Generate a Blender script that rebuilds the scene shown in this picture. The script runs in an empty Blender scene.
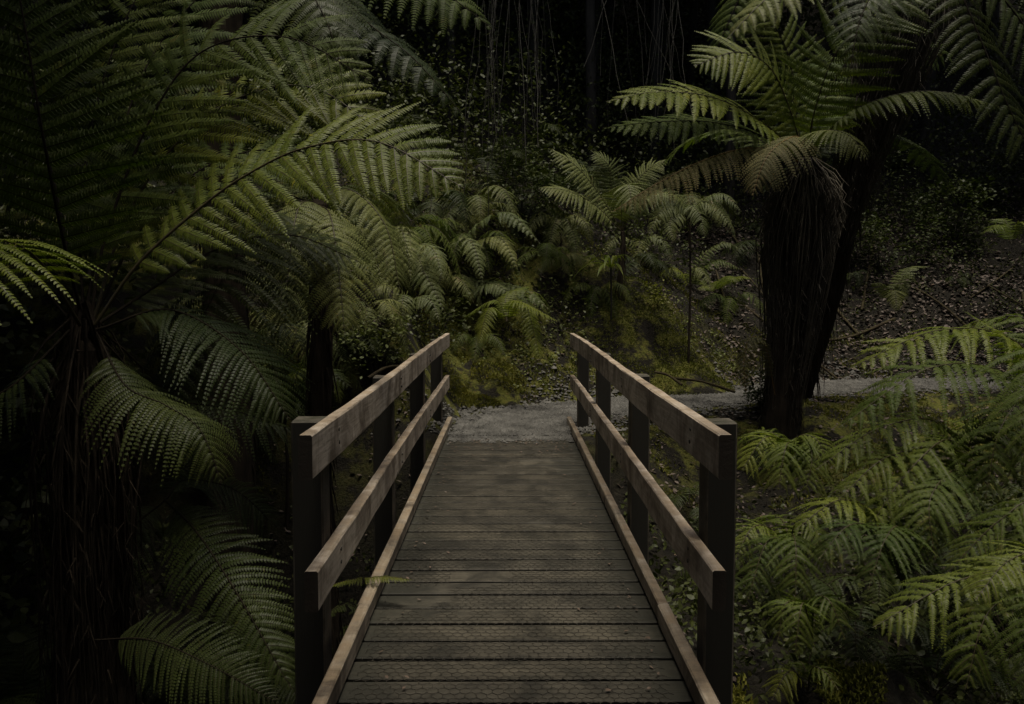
import bpy, math, random
import numpy as np
from mathutils import Vector

# ------------------------------------------------------------------ camera
FPX, PITCH, YAW, CAMH = 850.0, math.radians(3.97), 0.0059, 1.45
scene = bpy.context.scene
cam_d = bpy.data.cameras.new('camera')
cam_d.sensor_width = 36.0
cam_d.lens = FPX * 36.0 / 1024.0
cam_d.clip_start = 0.05
cam_d.clip_end = 500
cam = bpy.data.objects.new('camera', cam_d)
scene.collection.objects.link(cam)
cam.location = (0, 0, CAMH)
cam.rotation_euler = (math.pi / 2 - PITCH, 0, -YAW)
scene.camera = cam

# ------------------------------------------------------------------ sky and sun
SUN_EL, SUN_AZ = math.radians(80), math.radians(160)   # azimuth measured from +Y towards +X
world = bpy.data.worlds.new('World')
scene.world = world
world.use_nodes = True
wn = world.node_tree
bg = wn.nodes['Background']
sky = wn.nodes.new('ShaderNodeTexSky')
sky.sky_type = 'NISHITA'
sky.sun_disc = False
sky.sun_elevation = SUN_EL
sky.sun_rotation = SUN_AZ
sky.air_density = 1.0
sky.dust_density = 5.0
sky.ozone_density = 0.6
wn.links.new(sky.outputs['Color'], bg.inputs['Color'])
bg.inputs['Strength'].default_value = 0.055
sd = bpy.data.lights.new('sun', 'SUN')
sd.energy = 1.5
sd.angle = math.radians(14)
sd.color = (1.0, 0.93, 0.80)
sun = bpy.data.objects.new('sun', sd)
scene.collection.objects.link(sun)
sdir = Vector((math.sin(SUN_AZ) * math.cos(SUN_EL), math.cos(SUN_AZ) * math.cos(SUN_EL), math.sin(SUN_EL)))
sun.rotation_euler = sdir.to_track_quat('Z', 'Y').to_euler()

scene.view_settings.view_transform = 'Standard'
scene.view_settings.look = 'None'
scene.view_settings.exposure = 0.97
scene.view_settings.gamma = 1.0
scene.view_settings.use_curve_mapping = False
scene.render.engine = 'CYCLES'
cy = scene.cycles
cy.max_bounces = 5
cy.diffuse_bounces = 3
cy.glossy_bounces = 2
cy.transmission_bounces = 3
cy.transparent_max_bounces = 4
cy.use_denoising = True
cy.sample_clamp_indirect = 4.0

C = scene.collection
rng = np.random.default_rng(7)
random.seed(7)
CAM = np.array([0.0, 0.0, CAMH])
FW = np.array([math.sin(YAW) * math.cos(PITCH), math.cos(YAW) * math.cos(PITCH), -math.sin(PITCH)])
RT = np.array([math.cos(YAW), -math.sin(YAW), 0.0])
UP = np.cross(RT, FW)


def P(x, y, d):
    """a point of the place seen at picture position (x, y), d metres away"""
    return CAM + d * (FW + RT * (x - 512) / FPX + UP * (352 - y) / FPX)


def sm(t):
    t = np.clip(t, 0, 1)
    return t * t * (3 - 2 * t)


# ------------------------------------------------------------------ materials
def mat(name):
    m = bpy.data.materials.new(name)
    m.use_nodes = True
    nt = m.node_tree
    return m, nt, nt.nodes['Principled BSDF']


def node(nt, kind, **kw):
    n = nt.nodes.new(kind)
    for k, v in kw.items():
        setattr(n, k, v)
    return n


def ramp(nt, stops):
    r = nt.nodes.new('ShaderNodeValToRGB')
    e = r.color_ramp.elements
    while len(e) < len(stops):
        e.new(0.5)
    for i, (p, c) in enumerate(stops):
        e[i].position = p
        e[i].color = tuple(c) + (1,) if len(c) == 3 else c
    return r


def noise(nt, scale, detail=5, rough=0.6, vec=None, dist=0.0):
    n = nt.nodes.new('ShaderNodeTexNoise')
    n.inputs['Scale'].default_value = scale
    n.inputs['Detail'].default_value = detail
    n.inputs['Roughness'].default_value = rough
    n.inputs['Distortion'].default_value = dist
    if vec is not None:
        nt.links.new(vec, n.inputs['Vector'])
    return n


def mix(nt, fac, a, b, mode='MIX'):
    m = nt.nodes.new('ShaderNodeMix')
    m.data_type = 'RGBA'
    m.blend_type = mode
    for sock, v in ((m.inputs[0], fac), (m.inputs[6], a), (m.inputs[7], b)):
        if isinstance(v, bpy.types.NodeSocket):
            nt.links.new(v, sock)
        elif isinstance(v, (int, float)):
            sock.default_value = v
        else:
            sock.default_value = tuple(v) + (1,)
    return m.outputs[2]


def leaf_mat(name, c1, c2, c3=None, rough=0.6, trans=0.28, spec=0.16):
    m, nt, b = mat(name)
    geo = node(nt, 'ShaderNodeNewGeometry')
    tc = node(nt, 'ShaderNodeTexCoord')
    oi = node(nt, 'ShaderNodeObjectInfo')
    n1 = noise(nt, 2.2, 3, 0.6, geo.outputs['Position'])
    r1 = ramp(nt, [(0.3, c1), (0.7, c2)])
    nt.links.new(n1.outputs['Fac'], r1.inputs['Fac'])
    # each leaflet a touch different, a few of them dry
    r2 = ramp(nt, [(0.0, (0.86, 0.86, 0.86)), (0.985, (1.12, 1.12, 1.12)), (1.0, (1.5, 1.2, 0.8))])
    nt.links.new(geo.outputs['Random Per Island'], r2.inputs['Fac'])
    col = mix(nt, 1.0, r1.outputs['Color'], r2.outputs['Color'], 'MULTIPLY')
    r3 = ramp(nt, [(0.0, (0.75, 0.8, 0.85)), (1.0, (1.25, 1.15, 0.95))])
    nt.links.new(oi.outputs['Random'], r3.inputs['Fac'])
    col = mix(nt, 1.0, col, r3.outputs['Color'], 'MULTIPLY')
    if c3 is not None:
        n2 = noise(nt, 5.0, 4, 0.7, geo.outputs['Position'])
        r4 = ramp(nt, [(0.62, (0, 0, 0)), (0.72, (1, 1, 1))])
        nt.links.new(n2.outputs['Fac'], r4.inputs['Fac'])
        col = mix(nt, r4.outputs['Color'], col, c3)
    nt.links.new(col, b.inputs['Base Color'])
    b.inputs['Roughness'].default_value = rough
    b.inputs['Specular IOR Level'].default_value = spec
    tr = node(nt, 'ShaderNodeBsdfTranslucent')
    tcol = mix(nt, 1.0, col, (1.3, 1.5, 0.5), 'MULTIPLY')
    nt.links.new(tcol, tr.inputs['Color'])
    ms = node(nt, 'ShaderNodeMixShader')
    ms.inputs[0].default_value = trans
    nt.links.new(b.outputs[0], ms.inputs[1])
    nt.links.new(tr.outputs[0], ms.inputs[2])
    nt.links.new(ms.outputs[0], nt.nodes['Material Output'].inputs['Surface'])
    return m


M = {}
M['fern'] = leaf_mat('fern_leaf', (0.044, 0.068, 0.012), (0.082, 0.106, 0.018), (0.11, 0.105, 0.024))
M['fern_lit'] = leaf_mat('lit_fern_leaf', (0.082, 0.114, 0.016), (0.150, 0.172, 0.028), rough=0.5, trans=0.34, spec=0.24)  # brighter copy of the fern leaf, light put into its colour
M['fern_dull'] = leaf_mat('dull_fern_leaf', (0.080, 0.100, 0.032), (0.145, 0.162, 0.058), (0.17, 0.13, 0.07), rough=0.5, trans=0.15)
M['fern_shaded'] = leaf_mat('shaded_fern_leaf', (0.018, 0.028, 0.007), (0.036, 0.048, 0.012), rough=0.5, trans=0.15)  # darker copy of the fern leaf, shade put into its colour
M['fern_dead'] = leaf_mat('dead_fern_leaf', (0.075, 0.077, 0.030), (0.130, 0.118, 0.050), rough=0.7, trans=0.1, spec=0.2)
M['shrub'] = leaf_mat('shrub_leaf', (0.025, 0.034, 0.011), (0.050, 0.060, 0.018), rough=0.45, trans=0.15)
M['shrub_yellow'] = leaf_mat('yellow_shrub_leaf', (0.13, 0.13, 0.025), (0.20, 0.19, 0.05), rough=0.45)
M['moss'] = leaf_mat('moss_tuft', (0.075, 0.085, 0.018), (0.150, 0.150, 0.032), (0.11, 0.080, 0.035), rough=0.8, trans=0.2, spec=0.1)
M['litter'] = leaf_mat('leaf_litter', (0.065, 0.045, 0.030), (0.150, 0.110, 0.085), (0.2, 0.17, 0.14), rough=0.65, trans=0.0, spec=0.3)
M['canopy'] = leaf_mat('canopy_leaf', (0.020, 0.028, 0.010), (0.035, 0.045, 0.015), rough=0.6, trans=0.08)


def plain(name, c1, c2, scale, rough=0.8, bump=0.3, stretch=None, spec=0.3):
    m, nt, b = mat(name)
    tc = node(nt, 'ShaderNodeTexCoord')
    mp = node(nt, 'ShaderNodeMapping')
    nt.links.new(tc.outputs['Object'], mp.inputs['Vector'])
    if stretch:
        mp.inputs['Scale'].default_value = stretch
    n1 = noise(nt, scale, 8, 0.65, mp.outputs[0])
    r1 = ramp(nt, [(0.3, c1), (0.7, c2)])
    nt.links.new(n1.outputs['Fac'], r1.inputs['Fac'])
    nt.links.new(r1.outputs['Color'], b.inputs['Base Color'])
    b.inputs['Roughness'].default_value = rough
    b.inputs['Specular IOR Level'].default_value = spec
    if bump:
        bp = node(nt, 'ShaderNodeBump')
        bp.inputs['Strength'].default_value = bump
        bp.inputs['Distance'].default_value = 0.02
        nt.links.new(n1.outputs['Fac'], bp.inputs['Height'])
        nt.links.new(bp.outputs[0], b.inputs['Normal'])
    return m


M['rachis'] = plain('frond_rib', (0.030, 0.026, 0.012), (0.060, 0.048, 0.020), 20, 0.5, 0)
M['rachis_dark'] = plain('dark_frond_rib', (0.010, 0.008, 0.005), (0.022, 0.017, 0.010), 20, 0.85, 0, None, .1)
M['rachis_orange'] = plain('orange_frond_rib', (0.12, 0.07, 0.02), (0.16, 0.10, 0.03), 20, 0.5, 0)
M['trunk'] = plain('fibrous_trunk', (0.012, 0.010, 0.007), (0.055, 0.043, 0.030), 14, 0.95, 0.8, (1, 1, 0.25), 0.1)
M['bark'] = plain('tree_bark', (0.012, 0.011, 0.009), (0.040, 0.036, 0.028), 9, 0.9, 0.8, (1, 1, 0.15), 0.15)
M['skirt'] = plain('dead_frond_stalk', (0.030, 0.026, 0.018), (0.125, 0.108, 0.078), 6, 0.75, 0, (1, 1, 0.2))
M['vine'] = plain('vine_stem', (0.016, 0.015, 0.011), (0.040, 0.037, 0.027), 8, 0.8, 0)
M['wire'] = plain('galvanised_wire', (0.022, 0.019, 0.014), (0.06, 0.052, 0.038), 30, 0.6, 0)
M['stone'] = plain('gravel_stone', (0.028, 0.027, 0.023), (0.15, 0.145, 0.128), 3, 0.85, 0)
M['log'] = plain('rotten_log', (0.020, 0.015, 0.010), (0.060, 0.050, 0.025), 8, 0.9, 0.8, (0.3, 1, 1), 0.1)


def wood(name, axis, base1, base2, stain, top, grain=26.0, per_board=False, top_amt=1.0, shade_axis=None, dark=(0.012, 0.011, 0.008)):
    m, nt, b = mat(name)
    tc = node(nt, 'ShaderNodeTexCoord')
    geo = node(nt, 'ShaderNodeNewGeometry')
    s = [1.0, 1.0, 1.0]
    s[axis] = 0.05
    mp = node(nt, 'ShaderNodeMapping')
    mp.inputs['Scale'].default_value = s
    nt.links.new(tc.outputs['Object'], mp.inputs['Vector'])
    if per_board:
        off = node(nt, 'ShaderNodeVectorMath', operation='ADD')
        cmb = node(nt, 'ShaderNodeCombineXYZ')
        mul = node(nt, 'ShaderNodeMath', operation='MULTIPLY')
        mul.inputs[1].default_value = 50
        nt.links.new(geo.outputs['Random Per Island'], mul.inputs[0])
        nt.links.new(mul.outputs[0], cmb.inputs[0])
        nt.links.new(mul.outputs[0], cmb.inputs[2])
        nt.links.new(mp.outputs[0], off.inputs[0])
        nt.links.new(cmb.outputs[0], off.inputs[1])
        gv = off.outputs[0]
    else:
        gv = mp.outputs[0]
    g = noise(nt, grain * 2.2, 6, 0.7, gv, 0.3)
    r = ramp(nt, [(0.32, base1), (0.68, base2)])
    nt.links.new(g.outputs['Fac'], r.inputs['Fac'])
    # broad blotches and damp stains
    blotch = noise(nt, 3.6, 6, 0.62, tc.outputs['Object'], 0.6)
    br = ramp(nt, [(0.38, (0.0, 0.0, 0.0)), (0.56, (1, 1, 1))])
    nt.links.new(blotch.outputs['Fac'], br.inputs['Fac'])
    col = mix(nt, br.outputs['Color'], mix(nt, 0.85, r.outputs['Color'], stain), r.outputs['Color'])
    fine = noise(nt, 34, 4, 0.7, tc.outputs['Object'])
    fr = ramp(nt, [(0.34, (0.55, 0.55, 0.55)), (0.5, (1, 1, 1))])
    nt.links.new(fine.outputs['Fac'], fr.inputs['Fac'])
    col = mix(nt, 0.6, col, mix(nt, 1.0, col, fr.outputs['Color'], 'MULTIPLY'))
    # knots
    vo = node(nt, 'ShaderNodeTexVoronoi')
    vo.inputs['Scale'].default_value = 2.3
    s2 = [1.0, 1.0, 1.0]
    s2[axis] = 0.6
    mp2 = node(nt, 'ShaderNodeMapping')
    mp2.inputs['Scale'].default_value = s2
    nt.links.new(tc.outputs['Object'], mp2.inputs['Vector'])
    nt.links.new(mp2.outputs[0], vo.inputs['Vector'])
    kr = ramp(nt, [(0.035, (1, 1, 1)), (0.08, (0, 0, 0))])
    nt.links.new(vo.outputs['Distance'], kr.inputs['Fac'])
    col = mix(nt, kr.outputs['Color'], col, (0.035, 0.024, 0.015))
    if per_board:
        pr = ramp(nt, [(0, (0.8, 0.8, 0.8)), (1, (1.18, 1.15, 1.1))])
        nt.links.new(geo.outputs['Random Per Island'], pr.inputs['Fac'])
        col = mix(nt, 1.0, col, pr.outputs['Color'], 'MULTIPLY')
    if top is not None:
        # lichen and dirt that settles on the upward faces
        sx = node(nt, 'ShaderNodeSeparateXYZ')
        nt.links.new(geo.outputs['True Normal'], sx.inputs[0])
        n3 = noise(nt, 7, 6, 0.7, tc.outputs['Object'])
        r3 = ramp(nt, [(0.40, (0, 0, 0)), (0.60, (1, 1, 1))])
        nt.links.new(n3.outputs['Fac'], r3.inputs['Fac'])
        mu = node(nt, 'ShaderNodeMath', operation='MULTIPLY')
        mu.use_clamp = True
        nt.links.new(sx.outputs[2], mu.inputs[0])
        nt.links.new(r3.outputs['Color'], mu.inputs[1])
        mu2 = node(nt, 'ShaderNodeMath', operation='MULTIPLY')
        mu2.inputs[1].default_value = top_amt
        nt.links.new(mu.outputs[0], mu2.inputs[0])
        col = mix(nt, mu2.outputs[0], col, top)
    # dark water marks that run across the board
    cs = noise(nt, 9, 5, 0.7, None, 0.2)
    mp3 = node(nt, 'ShaderNodeMapping')
    s3 = [0.12, 0.12, 0.12]
    s3[axis] = 1.0
    mp3.inputs['Scale'].default_value = s3
    nt.links.new(tc.outputs['Object'], mp3.inputs['Vector'])
    nt.links.new(mp3.outputs[0], cs.inputs['Vector'])
    cr = ramp(nt, [(0.33, (0.5, 0.46, 0.42)), (0.50, (1, 1, 1))])
    nt.links.new(cs.outputs['Fac'], cr.inputs['Fac'])
    col = mix(nt, 0.65 if not per_board else 0.35, col, mix(nt, 1.0, col, cr.outputs['Color'], 'MULTIPLY'))
    if per_board:      # dirt and algae gathered along the kerbs, ragged edge
        se = node(nt, 'ShaderNodeSeparateXYZ')
        nt.links.new(tc.outputs['Object'], se.inputs[0])
        ax_ = node(nt, 'ShaderNodeMath', operation='ABSOLUTE')
        nt.links.new(se.outputs[0], ax_.inputs[0])
        en = noise(nt, 5, 6, 0.7, tc.outputs['Object'])
        ad = node(nt, 'ShaderNodeMath', operation='MULTIPLY_ADD')
        ad.inputs[1].default_value = 0.45
        nt.links.new(en.outputs['Fac'], ad.inputs[0])
        nt.links.new(ax_.outputs[0], ad.inputs[2])
        er = ramp(nt, [(0.58, (0, 0, 0)), (0.80, (1, 1, 1))])
        nt.links.new(ad.outputs[0], er.inputs['Fac'])
        ef = node(nt, 'ShaderNodeMath', operation='MULTIPLY')
        ef.inputs[1].default_value = 0.75
        nt.links.new(er.outputs['Color'], ef.inputs[0])
        col = mix(nt, ef.outputs[0], col, (0.018, 0.018, 0.011))
    if shade_axis is not None:      # shade painted by normal on sawn ends, board sides and post fronts
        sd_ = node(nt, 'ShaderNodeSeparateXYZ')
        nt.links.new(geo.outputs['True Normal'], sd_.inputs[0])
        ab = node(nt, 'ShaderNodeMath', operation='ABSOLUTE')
        nt.links.new(sd_.outputs[shade_axis], ab.inputs[0])
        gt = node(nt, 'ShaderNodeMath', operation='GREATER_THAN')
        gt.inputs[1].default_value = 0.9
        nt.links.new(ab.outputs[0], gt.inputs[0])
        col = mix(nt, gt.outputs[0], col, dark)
    nt.links.new(col, b.inputs['Base Color'])
    b.inputs['Roughness'].default_value = 0.72
    b.inputs['Specular IOR Level'].default_value = 0.35
    bp = node(nt, 'ShaderNodeBump')
    bp.inputs['Strength'].default_value = 0.55
    bp.inputs['Distance'].default_value = 0.004
    nt.links.new(g.outputs['Fac'], bp.inputs['Height'])
    nt.links.new(bp.outputs[0], b.inputs['Normal'])
    return m


M['rail'] = wood('weathered_rail_timber', 1, (0.350, 0.295, 0.225), (0.600, 0.520, 0.415), (0.120, 0.088, 0.058), (0.29, 0.225, 0.15), shade_axis=1, dark=(0.03, 0.024, 0.018))
M['post'] = wood('post_timber_painted_shade', 2, (0.070, 0.060, 0.045), (0.150, 0.130, 0.098), (0.030, 0.026, 0.018), (0.03, 0.03, 0.014), shade_axis=1, dark=(0.016, 0.015, 0.011))  # front and back faces coloured near black to stand in for shade
M['deck'] = wood('weathered_deck_timber', 0, (0.042, 0.038, 0.026), (0.096, 0.086, 0.062), (0.018, 0.017, 0.011), None, grain=20, per_board=True, shade_axis=1)
M['kerb'] = wood('weathered_kerb_timber', 1, (0.210, 0.175, 0.125), (0.440, 0.375, 0.285), (0.07, 0.052, 0.034), (0.25, 0.19, 0.12), shade_axis=1, dark=(0.03, 0.024, 0.018))


# ground shader: soil, moss, litter by noise
def ground_mat():
    m, nt, b = mat('forest_floor')
    geo = node(nt, 'ShaderNodeNewGeometry')
    pos = geo.outputs['Position']
    n1 = noise(nt, 9, 8, 0.7, pos)
    soil = ramp(nt, [(0.3, (0.007, 0.006, 0.004)), (0.6, (0.014, 0.012, 0.007)), (0.76, (0.034, 0.027, 0.017))])
    nt.links.new(n1.outputs['Fac'], soil.inputs['Fac'])
    n2 = noise(nt, 26, 6, 0.7, pos)
    moss = ramp(nt, [(0.3, (0.042, 0.046, 0.008)), (0.52, (0.100, 0.104, 0.018)), (0.75, (0.12, 0.075, 0.025))])
    nt.links.new(n2.outputs['Fac'], moss.inputs['Fac'])
    n3 = noise(nt, 2.4, 6, 0.7, pos)
    msk = ramp(nt, [(0.47, (0, 0, 0)), (0.56, (1, 1, 1))])
    nt.links.new(n3.outputs['Fac'], msk.inputs['Fac'])
    # moss on path banks; left off the gully so soil colour carries the shade
    sy = node(nt, 'ShaderNodeSeparateXYZ')
    nt.links.new(pos, sy.inputs[0])
    mr = node(nt, 'ShaderNodeMapRange')
    mr.inputs['From Min'].default_value = 8.0
    mr.inputs['From Max'].default_value = 9.5
    nt.links.new(sy.outputs[1], mr.inputs['Value'])
    mr2 = node(nt, 'ShaderNodeMapRange')
    mr2.inputs['From Min'].default_value = 14.2
    mr2.inputs['From Max'].default_value = 12.8
    nt.links.new(sy.outputs[1], mr2.inputs['Value'])
    mm = node(nt, 'ShaderNodeMath', operation='MULTIPLY')
    nt.links.new(mr.outputs[0], mm.inputs[0])
    nt.links.new(mr2.outputs[0], mm.inputs[1])
    m3 = node(nt, 'ShaderNodeMath', operation='MULTIPLY')
    nt.links.new(mm.outputs[0], m3.inputs[0])
    nt.links.new(msk.outputs['Color'], m3.inputs[1])
    col = mix(nt, m3.outputs[0], soil.outputs['Color'], moss.outputs['Color'])
    nt.links.new(col, b.inputs['Base Color'])
    b.inputs['Roughness'].default_value = 0.9
    b.inputs['Specular IOR Level'].default_value = 0.2
    bp = node(nt, 'ShaderNodeBump')
    bp.inputs['Strength'].default_value = 0.9
    bp.inputs['Distance'].default_value = 0.05
    nt.links.new(n2.outputs['Fac'], bp.inputs['Height'])
    nt.links.new(bp.outputs[0], b.inputs['Normal'])
    return m


def path_mat():
    m, nt, b = mat('gravel_path')
    geo = node(nt, 'ShaderNodeNewGeometry')
    pos = geo.outputs['Position']
    v = node(nt, 'ShaderNodeTexVoronoi')
    v.inputs['Scale'].default_value = 38
    nt.links.new(pos, v.inputs['Vector'])
    bw = node(nt, 'ShaderNodeRGBToBW')
    nt.links.new(v.outputs['Color'], bw.inputs[0])
    r = ramp(nt, [(0.2, (0.026, 0.025, 0.021)), (0.6, (0.058, 0.056, 0.047)), (0.85, (0.19, 0.185, 0.165))])
    nt.links.new(bw.outputs[0], r.inputs['Fac'])
    n = noise(nt, 3, 6, 0.65, pos)
    rr = ramp(nt, [(0.35, (0.35, 0.33, 0.28)), (0.6, (1, 1, 1))])
    nt.links.new(n.outputs['Fac'], rr.inputs['Fac'])
    nt.links.new(mix(nt, 1.0, r.outputs['Color'], rr.outputs['Color'], 'MULTIPLY'), b.inputs['Base Color'])
    b.inputs['Roughness'].default_value = 0.8
    bp = node(nt, 'ShaderNodeBump')
    bp.inputs['Strength'].default_value = 1.0
    bp.inputs['Distance'].default_value = 0.02
    bp.invert = True
    nt.links.new(v.outputs['Distance'], bp.inputs['Height'])
    nt.links.new(bp.outputs[0], b.inputs['Normal'])
    return m


M['ground'] = ground_mat()
M['path'] = path_mat()


# ------------------------------------------------------------------ mesh helpers
class Geo:
    """collects vertices and polygons in numpy blocks, links them as one mesh object"""

    def __init__(self):
        self.v, self.f, self.n = [], [], 0

    def add(self, verts, faces, slot=0, smooth=False):
        verts = np.asarray(verts, float).reshape(-1, 3)
        faces = np.asarray(faces, int)
        self.v.append(verts)
        self.f.append((faces + self.n, slot, smooth))
        self.n += len(verts)

    def mesh(self, name, mats):
        me = bpy.data.meshes.new(name)
        V = np.concatenate(self.v)
        me.vertices.add(len(V))
        me.vertices.foreach_set('co', V.astype(np.float32).ravel())
        loops = np.concatenate([f.ravel() for f, _, _ in self.f])
        tot = np.concatenate([np.full(len(f), f.shape[1]) for f, _, _ in self.f])
        slot = np.concatenate([np.full(len(f), s) for f, s, _ in self.f])
        smo = np.concatenate([np.full(len(f), s) for f, _, s in self.f])
        me.loops.add(len(loops))
        me.loops.foreach_set('vertex_index', loops.astype(np.int32))
        me.polygons.add(len(tot))
        start = np.concatenate([[0], np.cumsum(tot)[:-1]])
        me.polygons.foreach_set('loop_start', start.astype(np.int32))
        me.polygons.foreach_set('material_index', slot.astype(np.int32))
        me.polygons.foreach_set('use_smooth', smo.astype(bool))
        for m in mats:
            me.materials.append(m)
        me.update(calc_edges=True)
        return me

    def build(self, name, mats, parent=None, loc=None):
        if loc is not None:
            self.v = [v - np.asarray(loc) for v in self.v]
        o = bpy.data.objects.new(name, self.mesh(name, mats))
        C.objects.link(o)
        if parent is not None:
            o.parent = parent
        elif loc is not None:
            o.location = loc
        return o


def box(g, x0, x1, y0, y1, z0, z1, slot=0, bev=0.004, jit=0.0):
    """box with small chamfers along all its edges"""
    c = np.array([(x0 + x1) / 2, (y0 + y1) / 2, (z0 + z1) / 2])
    h = np.array([(x1 - x0) / 2, (y1 - y0) / 2, (z1 - z0) / 2])
    b = min(bev, h.min() * 0.45)
    vs, idx = [], {}
    for sx in (-1, 1):
        for sy in (-1, 1):
            for sz in (-1, 1):
                s = np.array([sx, sy, sz])
                j = rng.normal(0, jit, 3) if jit else 0
                for ax in range(3):
                    k = np.full(3, b)
                    k[ax] = 0
                    idx[(sx, sy, sz, ax)] = len(vs)
                    vs.append(c + s * (h - k) + j)
    q4, q3 = [], []
    for ax in range(3):
        a1, a2 = [(1, 2), (2, 0), (0, 1)][ax]
        for s in (-1, 1):
            ring = []
            for u, w in ((-1, -1), (1, -1), (1, 1), (-1, 1)):
                t = [0, 0, 0]
                t[ax] = s
                t[a1] = u
                t[a2] = w
                ring.append(idx[(t[0], t[1], t[2], ax)])
            q4.append(ring if s > 0 else ring[::-1])
        # edges parallel to ax
        for u, w in ((-1, -1), (1, -1), (1, 1), (-1, 1)):
            t0 = [0, 0, 0]
            t1 = [0, 0, 0]
            t0[ax], t1[ax] = -1, 1
            for t in (t0, t1):
                t[a1], t[a2] = u, w
            r = [idx[tuple(t0) + (a1,)], idx[tuple(t1) + (a1,)], idx[tuple(t1) + (a2,)], idx[tuple(t0) + (a2,)]]
            q4.append(r if u * w > 0 else r[::-1])
    for sx in (-1, 1):
        for sy in (-1, 1):
            for sz in (-1, 1):
                r = [idx[(sx, sy, sz, a)] for a in range(3)]
                q3.append(r if sx * sy * sz > 0 else r[::-1])
    vs = np.array(vs)
    g.add(vs, q4, slot)
    g.add(vs, q3, slot)


def tube(g, pts, rad, sides=6, slot=0, smooth=True, cap=True):
    pts = np.asarray(pts, float)
    n = len(pts)
    rad = np.broadcast_to(np.asarray(rad, float), (n,))
    T = np.gradient(pts, axis=0)
    T /= np.linalg.norm(T, axis=1, keepdims=True) + 1e-9
    ref = np.array([0.31, 0.17, 0.93]) if abs(T[:, 2]).mean() < 0.8 else np.array([0.95, 0.2, 0.1])
    A = np.cross(T, ref)
    A /= np.linalg.norm(A, axis=1, keepdims=True) + 1e-9
    B = np.cross(T, A)
    a = np.linspace(0, 2 * math.pi, sides, endpoint=False)
    V = pts[:, None] + rad[:, None, None] * (A[:, None] * np.cos(a)[None, :, None] + B[:, None] * np.sin(a)[None, :, None])
    i, j = np.meshgrid(np.arange(n - 1), np.arange(sides), indexing='ij')
    j2 = (j + 1) % sides
    F = np.stack([i * sides + j, i * sides + j2, (i + 1) * sides + j2, (i + 1) * sides + j], -1).reshape(-1, 4)
    g.add(V, F, slot, smooth)
    if cap:
        g.add(V[-1], [list(range(sides))], slot)
        g.add(V[0], [list(range(sides))[::-1]], slot)


def tubes(g, PTS, rad, sides=3, slot=0):
    """many thin tubes at once: PTS (k, n, 3), rad (k, n)"""
    K, n, _ = PTS.shape
    T = np.gradient(PTS, axis=1)
    T /= np.linalg.norm(T, axis=2, keepdims=True) + 1e-9
    A = np.cross(T, np.array([0.36, 0.91, 0.2]))
    A /= np.linalg.norm(A, axis=2, keepdims=True) + 1e-9
    B = np.cross(T, A)
    a = np.linspace(0, 2 * math.pi, sides, endpoint=False)
    V = PTS[:, :, None] + rad[:, :, None, None] * (A[:, :, None] * np.cos(a)[:, None] + B[:, :, None] * np.sin(a)[:, None])
    k, i, j = np.meshgrid(np.arange(K), np.arange(n - 1), np.arange(sides), indexing='ij')
    b = k * n * sides
    j2 = (j + 1) % sides
    F = np.stack([b + i * sides + j, b + i * sides + j2, b + (i + 1) * sides + j2, b + (i + 1) * sides + j], -1).reshape(-1, 4)
    g.add(V, F, slot, True)


def spline(ctrl, n):
    """Catmull-Rom through ctrl, resampled evenly"""
    c = np.asarray(ctrl, float)
    c = np.vstack([2 * c[0] - c[1], c, 2 * c[-1] - c[-2]])
    out = []
    for k in range(len(c) - 3):
        t = np.linspace(0, 1, 20, endpoint=False)[:, None]
        p0, p1, p2, p3 = c[k:k + 4]
        out.append(0.5 * (2 * p1 + (p2 - p0) * t + (2 * p0 - 5 * p1 + 4 * p2 - p3) * t ** 2 + (3 * p1 - p0 - 3 * p2 + p3) * t ** 3))
    out.append(c[-2][None])
    q = np.vstack(out)
    d = np.concatenate([[0], np.cumsum(np.linalg.norm(np.diff(q, axis=0), axis=1))])
    s = np.linspace(0, d[-1], n)
    return np.stack([np.interp(s, d, q[:, a]) for a in range(3)], 1), d[-1]


def norm(v):
    return v / (np.linalg.norm(v, axis=-1, keepdims=True) + 1e-9)


LANCE = ([0, .1, .3, .5, .7, .85, .95, 1], [.42, .70, .96, 1, .82, .50, .20, .05])
WIDE = ([0, .1, .3, .5, .7, .85, .95, 1], [.75, .98, 1, .88, .62, .36, .15, .04])
NARROW = ([0, .15, .35, .6, .8, .92, 1], [.25, .6, .95, 1, .70, .35, .05])


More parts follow.
